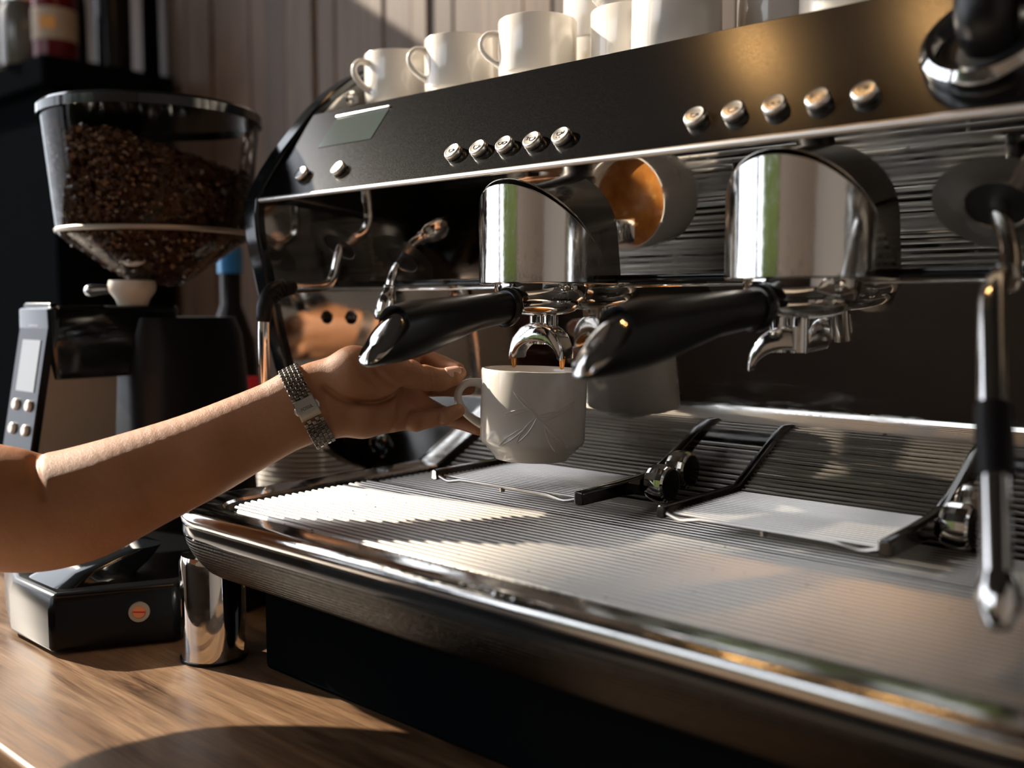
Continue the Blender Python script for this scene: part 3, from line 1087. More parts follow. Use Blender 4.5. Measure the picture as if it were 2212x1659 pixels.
HELD = (-3.5, -4.5, 171.5)
hang = math.atan2(-0.66, -0.75)
MC = place(HELD, hang, tilt=math.radians(1.6))
cup = make_cup(MC, 'white ceramic coffee cup held in the hand under the spout')
# embossed leaves on the cup wall
rel = []
face_a = math.atan2(-0.75, 0.66) - hang


def wall(u, z):
    """u: millimetres to the right of the side facing the room, z: height on the cup."""
    a = face_a + u / 44.2
    return V(44.15 * math.cos(a), 44.15 * math.sin(a), z)


def leaf(u0, z0, u1, z1, bulge):
    d = unit((u1 - u0, z1 - z0))
    n_ = V(-d[1], d[0])
    for s in (-1, 1):
        pts = []
        for i in range(11):
            q = i / 10
            b_ = bulge * s * math.sin(math.pi * q) ** 0.9
            pts.append(wall(u0 + (u1 - u0) * q + n_[0] * b_, z0 + (z1 - z0) * q + n_[1] * b_))
        rel.append(tube(pts, [0.25] + [0.55] * 9 + [0.2], 6))


for lf in ((-18, 60, 4, 40, 1.6), (0, 42, 30, 14, 1.8), (2, 40, 24, 44, 1.5), (2, 40, -14, 18, 2.2), (-4, 46, -26, 40, 1.4), (6, 36, 38, 52, 1.6), (-6, 32, -30, 14, 1.6), (8, 34, 18, 12, 1.8)):
    leaf(*lf)
obj('leaf_relief', xform(join(*rel), MC), ceramic, cup)
cf = obj('espresso', xform(lathe([(0, 58), (41.0, 58), (41.0, 56.5), (0, 56.5)], 48), MC), coffee_m)
tag(cf, 'golden brown espresso filling the held cup', 'coffee')

# cups stored on top of the machine
CUPS = [
    ((-298, 118, 507), 255, False, 'white cup on the machine top nearest the black cheek, narrow view of its handle'),
    ((-203, 118, 507), 236, False, 'second white cup along the machine top, round handle loop facing left'),
    ((-100, 118, 507), 222, False, 'third white cup in the front row on the machine, large handle loop at its left'),
    ((-14, 152, 507), 311, False, 'white cup with its handle towards the room, fourth in the front row'),
    ((66, 102, 507), 120, True, 'upside-down white cup fifth in the front row above the bronze sheen'),
    ((205, 128, 507), 60, False, 'white cup last in the front row at the right, cut by the panel edge'),
    ((-102, 222, 507), 120, False, 'lower white cup behind the third one, carrying another cup'),
    ((-102, 222, 572), 100, True, 'white cup stacked highest at the left of the machine top'),
    ((-14, 152, 572), 300, False, 'white cup stacked on the fourth one with its handle towards the room'),
    ((66, 102, 572), 300, False, 'white cup balanced on the fifth upside-down cup'),
    ((122, 182, 507), 100, False, 'grey-shaded white cup between the fifth and the last one'),
]
for c, a, fl, lb in CUPS:
    make_cup(place(c, math.radians(a), fl, 0.86), lb, 'cups on the machine top')

# saucers stacked beside the machine
SAU = lathe([(0, 2), (24, 2), (25, 0), (28, 0), (29, 2), (50, 5), (72, 12), (74, 13.5), (73.5, 15), (70, 14), (48, 8), (28, 4.5), (0, 4.2)], 48)
src = None
for i in range(19):
    c = (-534 + random.uniform(-1, 1), 168 + random.uniform(-1, 1), i * 6.4)
    lb = 'white saucer under others in the stack behind the machine cheek'
    if src is None:
        src = obj('saucer', move(SAU, c), ceramic, origin=c)
        o = src
    else:
        o = inst(src, None, Matrix.Translation(Vector(c)))
    tag(o, 'topmost white saucer of the stack behind the machine cheek' if i == 18 else lb, 'saucer', 'stacked saucers')

# bottles behind the grinder
bottle('syrup_bottle', (-640, 152, 0), 24, 200, darkglass, 'dark syrup bottle with a bright red cap behind the forearm', capm=red_m, lab=(0.2, 0.5), neck=0.5)
bottle('syrup_bottle', (-765, 200, 0), 38, 385, darkglass, 'tall dark bottle with a blue cap between hopper and machine', capm=blue_m, neck=0.4)

# ================================================================== GRINDER
GX, GYY = -352.0, -145.0


def G(g):
    """scales the grinder above its base about the camera: larger, farther back, same outline (axis of the hopper at x -539, y -42)."""
    return [(-539 + (p_[0] - GX) * 1.215, -42 + (p_[1] - GYY) * 1.215, p_[2] * 1.215 - 64.5) for p_ in g[0]], g[1]  # uniform enlargement centred on the camera position


gr = thing('coffee_grinder', (-440, -90, 0), 'black coffee grinder with clear bean hopper left of the machine', 'grinder')
base_pts = [(-311, -275), (-261, -186), (-296, -62), (-430, 72), (-632, 72), (-632, -120), (-470, -250), (-393, -275)]
bs = obj('grinder_base', loft([[(x_, y_, 3) for x_, y_ in base_pts], [(x_, y_, 40) for x_, y_ in base_pts], [(-440 + (x_ + 440) * 0.97, -100 + (y_ + 100) * 0.97, 53) for x_, y_ in base_pts]]), base_black, gr, bevel=4, seg=3)
obj('portafilter_rest', loft([rrect(-396, -318, -264, -190, 16, 52), rrect(-392, -324, -244, -170, 16, 62), rrect(-402, -320, -196, -160, 14, 76)]), black_gloss, bs, angle=60)
en = unit((89, -50, 0))
ee = unit((50, 89, 0))
pc = V(GX + 64, -232, 0) + ee * 22 + V(0, 0, 32)
ind = obj('indicator_ring', frame(lathe([(5.6, 0), (5.6, 2.4), (8.6, 2.4), (9.2, 0)], 28), pc + en * 0.4, ee, V(0, 0, 1), en), plate_m, bs)
obj('indicator_disc', frame(lathe([(0, 1.4), (5.4, 1.2), (5.4, 0)], 24), pc + en * 0.4, ee, V(0, 0, 1), en), copper_m, ind)
obj('indicator_slot', frame(box(-5, 5, -0.6, 0.6, 1.2, 1.7), pc + en * 0.4, unit(ee + V(0, 0, -0.12)), V(0, 0, 1), en), red_m, ind)
col_r = []
for z, hx, y0, y1, r_ in ((54, 60, -196, -60, 26), (120, 56, -194, -64, 26), (230, 51, -192, -70, 26), (272, 48, -190, -74, 24), (288, 44, -186, -80, 22)):
    col_r.append(rrect(GX - hx, GX + hx, y0, y1, r_, z))
obj('grinder_column', G(loft(col_r)), black_satin, gr, angle=50)
hd = obj('grinder_head', G(loft([rrect(GX - 30, GX + 30, -258, -150, 6, 236), rrect(GX - 34, GX + 34, -262, -150, 6, 262), rrect(GX - 34, GX + 34, -262, -140, 8, 296), rrect(GX - 31, GX + 31, -258, -142, 8, 299)])), black_gloss, gr, angle=50)
obj('gap_plate', G(([(GX + 27, y, z) for y, z in ((-263, 252), (-200, 266), (-205, 178), (-286, 152))] + [(GX + 24, y, z) for y, z in ((-263, 252), (-200, 266), (-205, 178), (-286, 152))], [(0, 1, 2, 3), (7, 6, 5, 4), (0, 4, 5, 1), (1, 5, 6, 2), (2, 6, 7, 3), (3, 7, 4, 0)])), plate_m, hd)  # brown plate added to fill the open gap behind the console
# tilted display console
dO = V(GX, -258, 302)
dE = unit((0, -27, -151))
dN = unit((0, -151, 27))
dg_ = frame((lambda a, b_: ([*a, *b_], [tuple(range(len(a)))[::-1], tuple(range(len(a), 2 * len(a)))] + [(i, (i + 1) % len(a), len(a) + (i + 1) % len(a), len(a) + i) for i in range(len(a))]))(rrect(-29, 29, 0, 153, 6, -7), rrect(-29, 29, 0, 153, 6, 0)), dO, (1, 0, 0), dE, dN)
con = obj('display_console', G(dg_), base_black, gr, bevel=1.5)
obj('console_screen', G(frame(box(-17, 19, 33, 78, -1, 0.6), dO, (1, 0, 0), dE, dN)), lcd_m, con)
for i, (bx_, by_) in enumerate(((14, 90), (14, 111), (-12, 90), (-12, 111))):
    obj('console_button', G(frame(lathe([(0, 3), (4, 3), (5, 2), (5, 0), (0, 0)], 16), dO + V(bx_, 0, 0) + dE * by_, (1, 0, 0), dE, dN)), white_pl, con)
lg = join(*[box(-9 + i * 2.4, -7.7 + i * 2.4, 13 + (i % 3 == 1) * 2, 21 - (i % 2), -0.2, 0.5) for i in range(8)])
obj('console_wordmark', G(frame(lg, dO, (1, 0, 0), dE, dN)), white_pl, con)
# hopper
HC = (GX, GYY, 0)
hp = obj('bean_hopper', G(lathe([(20, 318), (24, 320), (84, 362), (87, 367), (97, 474)], 64, HC)), hop, gr)
obj('hopper_lid', G(lathe([(0, 484), (70, 484), (97, 481), (100, 478), (100, 470), (98, 470), (97, 474), (0, 475)], 64, HC)), black_gloss, hp)
obj('hopper_edge', G(lathe([(86.5, 365), (88.0, 366), (88.4, 368.5), (87.5, 369.5)], 64, HC)), plate_m, hp)
obj('hopper_collar', G(lathe([(0, 322), (20, 322), (21, 318), (20, 312), (15, 305), (12, 297), (0, 297)], 36, (GX + 16, GYY - 34, 0))), cream_pl, hp)
obj('collar_neck', G(lathe([(0, 297), (9.5, 297), (10.5, 293), (9, 288), (0, 287)], 28, (GX + 16, GYY - 34, 0))), chrome, hp)
obj('hopper_gate', G(tube([(GX + 2, GYY - 34, 312), (GX - 8, GYY - 46, 314), (GX - 16, GYY - 58, 313)], [4, 4, 5.5], 12, 3, True)), chrome, hp)
obj('gate_window', G(frame(lathe([(10, 0), (14, 0), (14, 3), (10, 3)], 24), V(GX + 38 * 0.66, GYY - 38 * 0.75 - 6, 346), unit((0.75, 0.66, 0)), unit((-0.35, 0.4, 0.85)), unit((0.66, -0.75, 0.6)))), cream_pl, hp)
# bean fill: a heap of single beans packed against the wall of the hopper
rnd = random.Random(11)
bean = [(-5, 0, 0), (-3, 3, 0), (3, 3, 0), (5, 0, 0), (3, -3, 0), (-3, -3, 0), (-2.4, 0, 2.4), (2.4, 0, 2.4), (-2.4, 0, -2.4), (2.4, 0, -2.4)]
bf = [(0, 1, 6), (1, 2, 7, 6), (2, 3, 7), (3, 4, 7), (4, 5, 6, 7), (5, 0, 6), (0, 8, 1), (1, 8, 9, 2), (2, 9, 3), (3, 9, 4), (4, 9, 8, 5), (5, 8, 0)]
bv, bff = [], []


def hop_r(z):
    if z < 362:
        return 24 + (z - 320) / 42 * 60
    return 86 + (z - 362) / 112 * 11


def put_bean(c, dirn):
    a = rnd.uniform(0, 6.28)
    u = unit(V(rnd.gauss(0, 1), rnd.gauss(0, 1), rnd.gauss(0, 1)))
    w = unit(np.cross(u, dirn + V(0.01, 0.02, 0.03)))
    v_ = np.cross(w, u)
    o_ = len(bv)
    s = rnd.uniform(0.85, 1.15)
    for q in bean:
        bv.append(tuple(c + s * (u * q[0] + w * q[1] + v_ * q[2])))
    bff.extend([tuple(i + o_ for i in f_) for f_ in bf])


for i in range(4200):
    z = 324 + (rnd.random() ** 0.8) * 128
    a = rnd.uniform(0, 2 * math.pi)
    top = 452 - 34 * max(0, math.cos(a - 0.6))
    if z > top:
        continue
    r_ = hop_r(z) - 5.5 - rnd.random() * 3
    put_bean(V(GX + r_ * math.cos(a), GYY + r_ * math.sin(a), z), V(math.cos(a), math.sin(a), 0))
for i in range(900):
    a = rnd.uniform(0, 2 * math.pi)
    r_ = 88 * math.sqrt(rnd.random())
    top = 452 - 34 * max(0, math.cos(a - 0.6)) * r_ / 88
    put_bean(V(GX + r_ * math.cos(a), GYY + r_ * math.sin(a), top - rnd.random() * 5), V(0, 0, 1))
bo = obj('coffee_beans', G((bv, bff)), bean_m, hp, angle=20)
tag(bo, 'roasted coffee beans filling the hopper', kind='stuff')
core = [(0, 320), (18, 320), (74, 361), (77, 367), (78, 410), (0, 430)]
obj('bean_core', G(lathe(core, 32, HC)), bean_m, hp)


# ================================================================== ARM AND HAND
def P(*a):
    return np.array(a, float)


A_WR = P(-116.2, -153.6, 219.8)
A_MID = P(-163.1, -218.8, 182.0)
ax = unit(A_WR - A_MID)
camU = V(*up)
wv_ = unit(camU - ax * (camU @ ax))
nv_ = np.cross(ax, wv_)            # thin direction of the wrist
if nv_ @ V(*fw) > 0:
    nv_ = -nv_                     # points to the palm side, towards the room
ROT = np.stack([ax, wv_, nv_])     # rows: local axes


def loc(p_):
    return ROT @ (np.asarray(p_, float) - A_WR)


PR = []     # (a, b, ra, rb, k, thin)


def seg(a, b_, ra, rb, k=9.0, thin=1.0):
    PR.append((loc(a), loc(b_), ra, rb, k, thin))


arm = [(P(-298.1, -491.6, 232.6), 54), (P(-305.6, -435.8, 192.9), 50), (P(-282.8, -385.7, 162.9), 47.5), (P(-248.7, -334.9, 147.1), 47), (P(-234.9, -315.3, 142.4), 44.5), (P(-220.9, -298.8, 145.3), 44), (P(-209.2, -282.6, 150.8), 43), (P(-187.3, -252.4, 165.4), 38.5), (P(-163.1, -218.8, 182.0), 34.5), (P(-141.0, -186.8, 200.1), 31), (P(-116.2, -153.6, 219.8), 28.2)]
arm_up, arm_lo = arm[:4], arm[3:]
for chain, sub_ in ((arm_up, 4), (arm_lo, 5)):
    cp = catmull([(*p_, r_) for p_, r_ in chain], sub_)
    for q0, q1 in zip(cp[:-1], cp[1:]):
        fl = 1.0 + 0.3 * min(1.0, max(0.0, (42.0 - q0[3]) / 12.0))      # the forearm flattens towards the wrist
        seg(q0[:3], q1[:3], float(q0[3]), float(q1[3]), 0.6, fl)
# hand: palm, thenar and hypothenar pads, thumb, index, middle, ring, little finger (start, radius, end, radius, blend, flattening)
SEGS = [
    ((-116.2, -153.6, 219.8), 27.3, (-110.6, -141.8, 222.3), 26, 10, 1.35),
    ((-117.0, -136.7, 234.3), 13.5, (-88.7, -72.5, 253.6), 11.5, 9, 1.0),
    ((-117.3, -135.3, 225.5), 14, (-89.7, -68.2, 240.1), 12, 9, 1.0),
    ((-116.0, -136.5, 216.2), 14, (-85.9, -73.3, 223.8), 11.5, 9, 1.0),
    ((-111.1, -138.5, 207.7), 13, (-81.3, -83.0, 208.2), 10.5, 9, 1.0),
    ((-110.7, -141.5, 237.9), 16, (-87.2, -125.1, 248.9), 17, 9, 1.0),
    ((-87.2, -125.1, 248.9), 17, (-73.0, -103.5, 247.3), 14.6, 8, 1.0),
    ((-90.9, -128.4, 235.9), 14, (-77.3, -103.3, 235.1), 11, 12, 1.0),
    ((-106.2, -135.4, 209.0), 13.5, (-86.5, -116.8, 208.5), 14.2, 9, 1.0),
    ((-86.5, -116.8, 208.5), 14.2, (-81.4, -95.1, 207.7), 12.2, 9, 1.0),
    ((-103.3, -119.5, 221.1), 13, (-86.9, -86.4, 222.0), 12, 10, 1.0),
    ((-73.0, -103.5, 247.3), 14.2, (-65.4, -87.8, 244.2), 11.4, 5, 1.0),
    ((-65.4, -87.8, 244.2), 11.4, (-56.8, -75.4, 240.2), 10.3, 3, 1.0),
    ((-56.8, -75.4, 240.2), 10.3, (-51.0, -65.2, 238.3), 9.5, 2, 1.0),
    ((-51.0, -65.2, 238.3), 9.5, (-45.5, -54.7, 241.1), 7.6, 2, 1.0),
    ((-45.5, -54.7, 241.1), 7.6, (-43.0, -49.6, 243.6), 5.4, 2, 1.0),
    ((-88.7, -72.5, 253.6), 11, (-96.4, -48.3, 256.3), 8.4, 6, 1.0),
    ((-96.4, -48.3, 256.3), 8.4, (-71.0, -42.7, 249.8), 7, 2, 1.0),
    ((-71.0, -42.7, 249.8), 7, (-52.0, -42.5, 246.3), 5.4, 1.5, 1.0),
    ((-89.7, -68.2, 240.1), 11, (-91.0, -37.2, 229.0), 8.6, 6, 1.0),
    ((-91.0, -37.2, 229.0), 8.6, (-66.7, -33.3, 228.9), 7.4, 2, 1.0),
    ((-66.7, -33.3, 228.9), 7.4, (-47.5, -35.0, 230.1), 6.0, 1.5, 1.0),
    ((-85.9, -73.3, 223.8), 10.6, (-83.3, -42.0, 208.5), 8.4, 6, 1.0),
    ((-83.3, -42.0, 208.5), 8.4, (-62.2, -32.3, 201.3), 7.4, 2, 1.0),
    ((-62.2, -32.3, 201.3), 7.4, (-41.7, -28.3, 195.8), 6.4, 1.5, 1.0),
    ((-81.3, -83.0, 208.2), 10.4, (-67.0, -77.5, 204.6), 8.8, 6, 1.0),
    ((-67.0, -77.5, 204.6), 8.8, (-58.7, -68.7, 206.4), 7.8, 2, 1.0),
    ((-58.7, -68.7, 206.4), 7.8, (-48.2, -61.9, 208.5), 7.3, 1.5, 1.0),
    ((-48.2, -61.9, 208.5), 7.3, (-39.0, -56.0, 213.3), 5.7, 1.2, 1.0),
]
for a, ra, b_, rb, k, th in SEGS:
    seg(a, b_, ra, rb, k, th)
# skin creases: polyline, depth, width
CR = [
    ([(-238.8, -316.7, 198.1), (-232.3, -312.3, 185.9), (-227.6, -309.3, 175.5), (-220.4, -304.8, 159.1)], 3.20, 3.0),
    ([(-115.6, -131.7, 232.5), (-107.0, -125.0, 225.0), (-96.9, -116.6, 221.3), (-84.4, -105.7, 220.5), (-75.0, -97.0, 225.4), (-69.2, -91.1, 231.8)], 3.24, 2.4),
    ([(-73.9, -99.4, 194.3), (-72.7, -96.8, 207.4), (-71.6, -94.7, 218.6), (-68.7, -91.1, 228.0)], 2.97, 2.0),
    ([(-64.7, -91.1, 195.8), (-64.2, -89.4, 207.4), (-62.9, -87.5, 214.5), (-57.8, -82.4, 219.8)], 2.97, 1.8),
    ([(-56.4, -81.7, 216.0), (-54.6, -82.0, 198.0)], 1.76, 1.2),
    ([(-55.3, -80.7, 216.0), (-53.2, -80.8, 198.0)], 0.68, 1.0),
    ([(-44.9, -71.5, 216.8), (-43.2, -71.7, 201.0)], 2.29, 1.3),
    ([(-53.6, -75.8, 247.5), (-51.1, -75.3, 231.8)], 1.76, 1.2),
    ([(-55.9, -77.8, 247.5), (-53.6, -77.5, 231.8)], 1.35, 1.2),
    ([(-51.0, -73.6, 246.8), (-48.5, -73.0, 231.8)], 1.35, 1.1),
    ([(-92.2, -108.8, 254.3), (-84.5, -103.3, 243.0), (-74.1, -95.2, 234.8)], 1.22, 1.8),
    ([(-99.1, -115.1, 252.4), (-91.5, -109.6, 241.1), (-79.5, -100.5, 228.8)], 0.94, 1.8),
    ([(-85.2, -102.5, 256.1), (-79.0, -98.1, 246.8), (-70.9, -91.9, 238.5)], 0.94, 1.6),
    ([(-115.7, -132.2, 228.0), (-113.5, -132.4, 209.3), (-111.1, -131.7, 196.1)], 1.08, 1.8),
    ([(-67.3, -85.8, 265.5), (-66.0, -86.2, 251.3)], 1.35, 1.2),
    ([(-58.5, -78.2, 264.8), (-57.7, -79.1, 250.5)], 1.35, 1.2),
]
VOX = 1.3
allp = np.array([q for s in PR for q in (s[0], s[1])])
lo = allp.min(0) - 62
hi = allp.max(0) + 62
lo[0] = max(lo[0], allp[:, 0].min() - 8)
dims = np.ceil((hi - lo) / VOX).astype(int) + 1
FLD = np.full(dims, 60.0, np.float32)
gx_ = [lo[i] + VOX * np.arange(dims[i]) for i in range(3)]


def sub(a, b_, pad):
    s0 = np.clip(((np.minimum(a, b_) - pad - lo) / VOX).astype(int), 0, dims - 1)
    s1 = np.clip(((np.maximum(a, b_) + pad - lo) / VOX).astype(int) + 2, 1, dims)
    return tuple(slice(i, j) for i, j in zip(s0, s1))


def seg_dist(sl, a, b_, thin=1.0):
    X = gx_[0][sl[0]][:, None, None].astype(np.float32)
    Y = gx_[1][sl[1]][None, :, None].astype(np.float32)
    Zz = gx_[2][sl[2]][None, None, :].astype(np.float32)
    d = b_ - a
    l2 = float(d @ d) + 1e-9
    if thin == 0.0:
        l2 = float(d[0] ** 2 + d[1] ** 2) + 1e-9
        h = np.clip(((X - a[0]) * d[0] + (Y - a[1]) * d[1]) / l2, 0, 1) + 0 * Zz
    else:
        h = np.clip(((X - a[0]) * d[0] + (Y - a[1]) * d[1] + (Zz - a[2]) * d[2]) / l2, 0, 1)
    q = np.sqrt((X - a[0] - h * d[0]) ** 2 + (Y - a[1] - h * d[1]) ** 2 + ((Zz - a[2] - h * d[2]) * thin) ** 2)
    return q, h


for a, b_, ra, rb, k, thin in PR:
    sl = sub(a, b_, max(ra, rb) + 14)
    q, h = seg_dist(sl, a, b_, thin)
    d = q - (ra + (rb - ra) * h)
    if thin != 1.0:
        d = d / (0.5 + 0.5 * thin)
    cur = FLD[sl]
    hh = np.clip(k - np.abs(cur - d), 0, None) / k
    FLD[sl] = np.minimum(cur, d) - hh * hh * k * 0.25
for pl, dep_, wid in CR:
    pl = [loc(p_) for p_ in catmull(pl, 4)]
    al = np.array(pl)
    a_lo, a_hi = al.min(0), al.max(0)
    a_lo[2], a_hi[2] = -10, 75       # grooves run on the palm side only and fade towards the back
    sl = sub(a_lo, a_hi, wid * 3 + 2)
    best = None
    for a, b_ in zip(pl[:-1], pl[1:]):
        q, h = seg_dist(sl, a, b_, 0.0)
        best = q if best is None else np.minimum(best, q)
    fade = np.clip((gx_[2][sl[2]][None, None, :] - al[:, 2].mean() + 12) / 14, 0, 1)
    FLD[sl] += dep_ * fade * np.exp(-(best / wid) ** 2)


def surface_nets(Fd, lo_, vox):
    nx, ny, nz = Fd.shape
    ins_ = Fd < 0
    c = np.zeros((nx - 1, ny - 1, nz - 1), np.int8)
    for i in (0, 1):
        for j in (0, 1):
            for k in (0, 1):
                c += ins_[i:nx - 1 + i, j:ny - 1 + j, k:nz - 1 + k]
    act = (c > 0) & (c < 8)
    idx = np.full(act.shape, -1, np.int64)
    cells = np.argwhere(act)
    idx[act] = np.arange(len(cells))
    acc = np.zeros((len(cells), 3))
    cnt = np.zeros(len(cells))
    corners = [(i, j, k) for i in (0, 1) for j in (0, 1) for k in (0, 1)]
    for a in corners:
        for dm in range(3):
            if a[dm] == 0:
                b2 = list(a)
                b2[dm] = 1
                va = Fd[cells[:, 0] + a[0], cells[:, 1] + a[1], cells[:, 2] + a[2]]
                vb = Fd[cells[:, 0] + b2[0], cells[:, 1] + b2[1], cells[:, 2] + b2[2]]
                cr = (va < 0) != (vb < 0)
                t_ = np.where(cr, va / np.where(cr, va - vb, 1), 0)
                pos = np.tile(np.array(a, float), (len(cells), 1))
                pos[:, dm] += t_
                acc[cr] += pos[cr]
                cnt[cr] += 1
    vtx = (cells + acc / cnt[:, None]) * vox + lo_
    faces = []
    for dm in range(3):
        d1, d2 = (dm + 1) % 3, (dm + 2) % 3
        a = [slice(None)] * 3
        b2 = [slice(None)] * 3
        a[dm] = slice(0, -1)
        b2[dm] = slice(1, None)
        s0, s1 = ins_[tuple(a)], ins_[tuple(b2)]
        e = np.argwhere(s0 != s1)
        e = e[(e[:, d1] > 0) & (e[:, d2] > 0) & (e[:, d1] < Fd.shape[d1] - 1) & (e[:, d2] < Fd.shape[d2] - 1)]
        fl = s0[tuple(e.T)]
        q = []
        for o1, o2 in ((0, 0), (1, 0), (1, 1), (0, 1)):
            cc = e.copy()
            cc[:, d1] -= o1
            cc[:, d2] -= o2
            q.append(idx[tuple(cc.T)])
        q = np.stack(q, 1)
        q[fl] = q[fl][:, ::-1]
        faces.append(q)
    faces = np.concatenate(faces)
    return vtx, faces[(faces >= 0).all(1)]


vt, fc_ = surface_nets(FLD, lo, VOX)
vw = vt @ ROT + A_WR
me = bpy.data.meshes.new('person')
ORG = P(-249, -335, 99)
me.from_pydata(((vw - ORG) * MM).tolist(), [], fc_.tolist())
me.update()
if np.einsum('ij,ij->i', vw[fc_[:, 0]] - ORG, np.cross(vw[fc_[:, 1]] - ORG, vw[fc_[:, 2]] - ORG)).sum() < 0:
    me.flip_normals()
me.polygons.foreach_set('use_smooth', [True] * len(me.polygons))
me.materials.append(skin)
person = bpy.data.objects.new('person', me)
COL.objects.link(person)
person.location = Vector(ORG * MM)
WLOC['person'] = ORG
sm = person.modifiers.new('smooth', 'SMOOTH')
sm.factor = 0.5
sm.iterations = 3
tag(person, "person's bare left arm reaching in from the left, fingers closed on the cup handle", 'person')

# thumb nail
T0, T1 = np.array((-49.8, -62.7, 239.0)), np.array((-43.0, -49.6, 243.6))
ta = unit(T1 - T0)
tn = unit(unit(-V(*fw) * 0.80 + camU * 0.58) - ta * (unit(-V(*fw) * 0.80 + camU * 0.58) @ ta))
ts = np.cross(ta, tn)
nc = T0 + (T1 - T0) * 0.60
nvv, nff = [], []
for i in range(9):
    for j in range(9):
        u, v_ = i / 8 * 2 - 1, j / 8 * 2 - 1
        wd = 5.6 * math.sqrt(max(0, 1 - 0.35 * abs(u) ** 4))
        an = v_ * wd / 7.6
        rr = 8.0 - 1.2 * (u + 0.2)
        p_ = nc + ta * (6.4 * u * math.sqrt(1 - 0.25 * v_ * v_)) + rr * (tn * math.cos(an) + ts * math.sin(an))
        nvv.append(tuple(p_))
for i in range(8):
    for j in range(8):
        nff.append((i * 9 + j, i * 9 + j + 1, (i + 1) * 9 + j + 1, (i + 1) * 9 + j))
nl = obj('thumb_nail', (nvv, nff), nail_m, person, angle=80)
so = nl.modifiers.new('solid', 'SOLIDIFY')
so.thickness = 0.0012
so.offset = -1
# short dark sleeve above the elbow, out of the picture
obj('sleeve', tube([P(-302, -418, 183), P(-304, -457, 208), P(-298, -496, 236), P(-287, -532, 262)], [55, 58, 64, 72], 28, 4), fabric, person)

# ================================================================== WRISTWATCH
wt = thing('wristwatch', A_WR + P(0, 0, -26), 'silver link bracelet watch worn on the wrist, clasp facing the room', 'watch')
Wc = A_WR + ax * 2.5
link_g = frame(box(-1.45, 1.45, -1.75, 1.75, -0.9, 0.9), (0, 0, 0), (1, 0, 0), (0, 1, 0), (0, 0, 1))
lsrc = None
NR = 44


def skin_radius(th, du):
    """distance from the wrist axis to the skin in direction th, du millimetres along the arm."""
    o_ = loc(Wc) + V(du, 0, 0)
    dd = V(0, math.cos(th), math.sin(th))
    for r_ in np.arange(10, 48, 0.25):
        q = ((o_ + dd * r_ - lo) / VOX).round().astype(int)
        if FLD[tuple(q)] > 0:
            return r_
    return 30.0


ths = np.linspace(0, 2 * np.pi, 181)
rad = np.array([max(skin_radius(t_, u_) for u_ in (-7, -3.5, 0, 3.5, 7)) for t_ in ths])
rad[-1] = rad[0]
for _ in range(6):
    rad = (np.roll(rad[:-1], 1) + rad[:-1] * 2 + np.roll(rad[:-1], -1)) / 4
    rad = np.append(rad, rad[0])
rad += 1.3
xy = np.stack([rad * np.cos(ths), rad * np.sin(ths)], 1)
ln = np.concatenate([[0], np.cumsum(np.linalg.norm(np.diff(xy, axis=0), axis=1))])


def ring_pt(s):
    th = np.interp(s % ln[-1], ln, ths)
    r_ = np.interp(th, ths, rad)
    return Wc + wv_ * r_ * math.cos(th) + nv_ * r_ * math.sin(th)


def ring_frame(s):
    p_ = ring_pt(s)
    tg = unit(ring_pt(s + 1.5) - ring_pt(s - 1.5))
    no = unit(np.cross(tg, ax))
    if no @ (p_ - Wc) < 0:
        no = -no
    return p_, tg, no


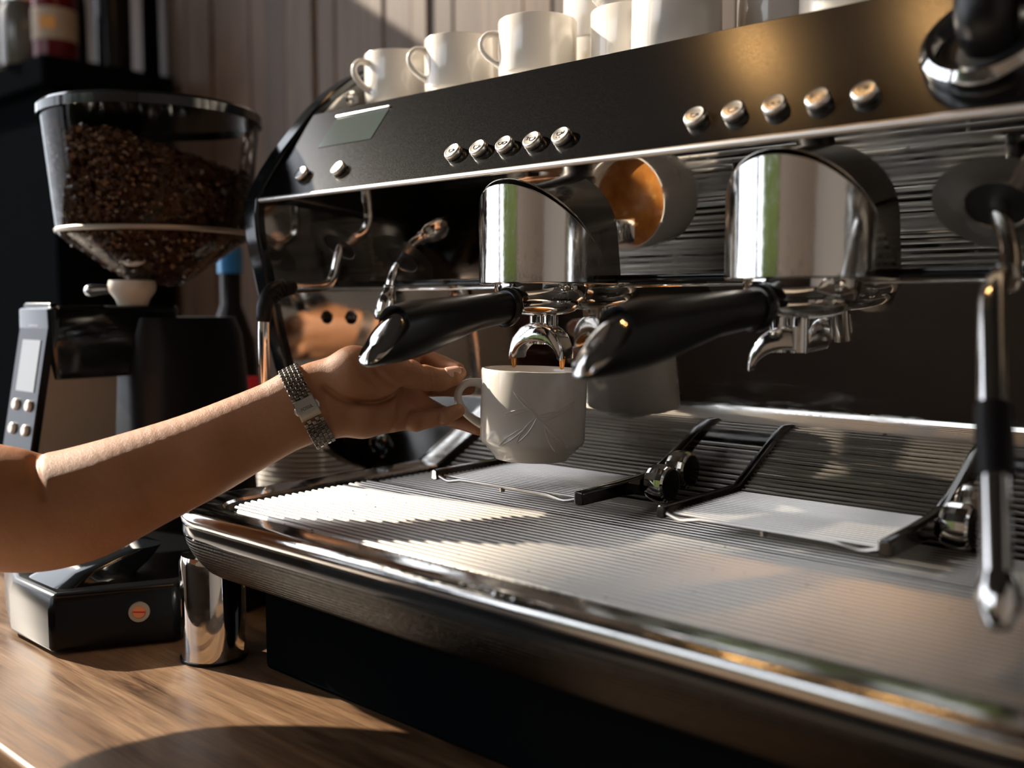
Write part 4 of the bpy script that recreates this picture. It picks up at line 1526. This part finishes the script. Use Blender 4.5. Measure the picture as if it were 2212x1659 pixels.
CL = float(np.interp(math.radians(97), ths, ln))       # clasp position on the ring (palm side, a little below the middle)
for rI in range(NR):
    for j in range(5):
        s = (rI + (0.5 if j % 2 else 0.0)) * ln[-1] / NR
        if abs((s - CL + ln[-1] / 2) % ln[-1] - ln[-1] / 2) < 8.6:
            continue
        p_, tg, no = ring_frame(s)
        c = p_ + ax * (j - 2) * 3.35
        ex = unit(np.cross(tg, no))
        M4 = [[ex[0], tg[0], no[0], c[0]], [ex[1], tg[1], no[1], c[1]], [ex[2], tg[2], no[2], c[2]], [0, 0, 0, 1]]
        if lsrc is None:
            lsrc = obj('link', link_g, watch_steel, wt, bevel=0.5, origin=(0, 0, 0))
            off = WLOC[wt.name]
            m4 = Matrix(M4)
            for i in range(3):
                m4[i][3] = (m4[i][3] - off[i]) * MM
            lsrc.matrix_local = m4
        else:
            inst(lsrc, wt, M4)
rings = []
for s in np.linspace(CL - 8.2, CL + 8.2, 7):
    p_, tg, no = ring_frame(s)
    rings.append([tuple(p_ + ax * u_ + no * h_) for u_, h_ in ((-8.4, -0.8), (-8.4, 1.2), (-7.8, 1.7), (7.8, 1.7), (8.4, 1.2), (8.4, -0.8))])
cl = obj('clasp', loft(rings), watch_steel, wt, bevel=0.3)
p_, tg, no = ring_frame(CL - 0.4)
dn = tg if tg @ camU < 0 else -tg
tx = text_mesh('FOSSIL', 3.4, 0.15)
obj('clasp_lettering', frame(tx, p_ + no * 1.72, ax, -dn, no), black_satin, cl)
for s in (-1, 1):
    obj('clasp_button', tube([p_ + ax * (s * 8.4) - dn * 2.5, p_ + ax * (s * 9.4), p_ + ax * (s * 8.4) + dn * 2.5], 1.0, 8, 3, True), steel, cl)

# ================================================================== WARM PENDANT LAMPS (above the picture, mirrored in the control face)
def pendant(x_, y_, z_, label):
    t_ = thing('pendant_lamp', (x_, y_, z_), label, 'lamp', 'pendant lamps over the machine')
    obj('lamp_shade', lathe([(12, 118), (20, 112), (70, 84), (128, 14), (132, 0), (127, 0), (66, 76), (12, 104)], 36, (x_, y_, z_)), black_satin, t_)
    obj('bulb', lathe([(0, 6), (22, 10), (38, 30), (38, 44), (20, 72), (13, 90), (0, 92)], 24, (x_, y_, z_)), warm_em, t_)
    obj('cord', tube([(x_, y_, z_ + 112), (x_, y_, RZ1)], 3, 8), black_matte, t_)


pendant(-345, 0, 1500, 'warm pendant lamp above the left end of the machine')
pendant(-40, -10, 1560, 'warm pendant lamp above the middle of the machine')
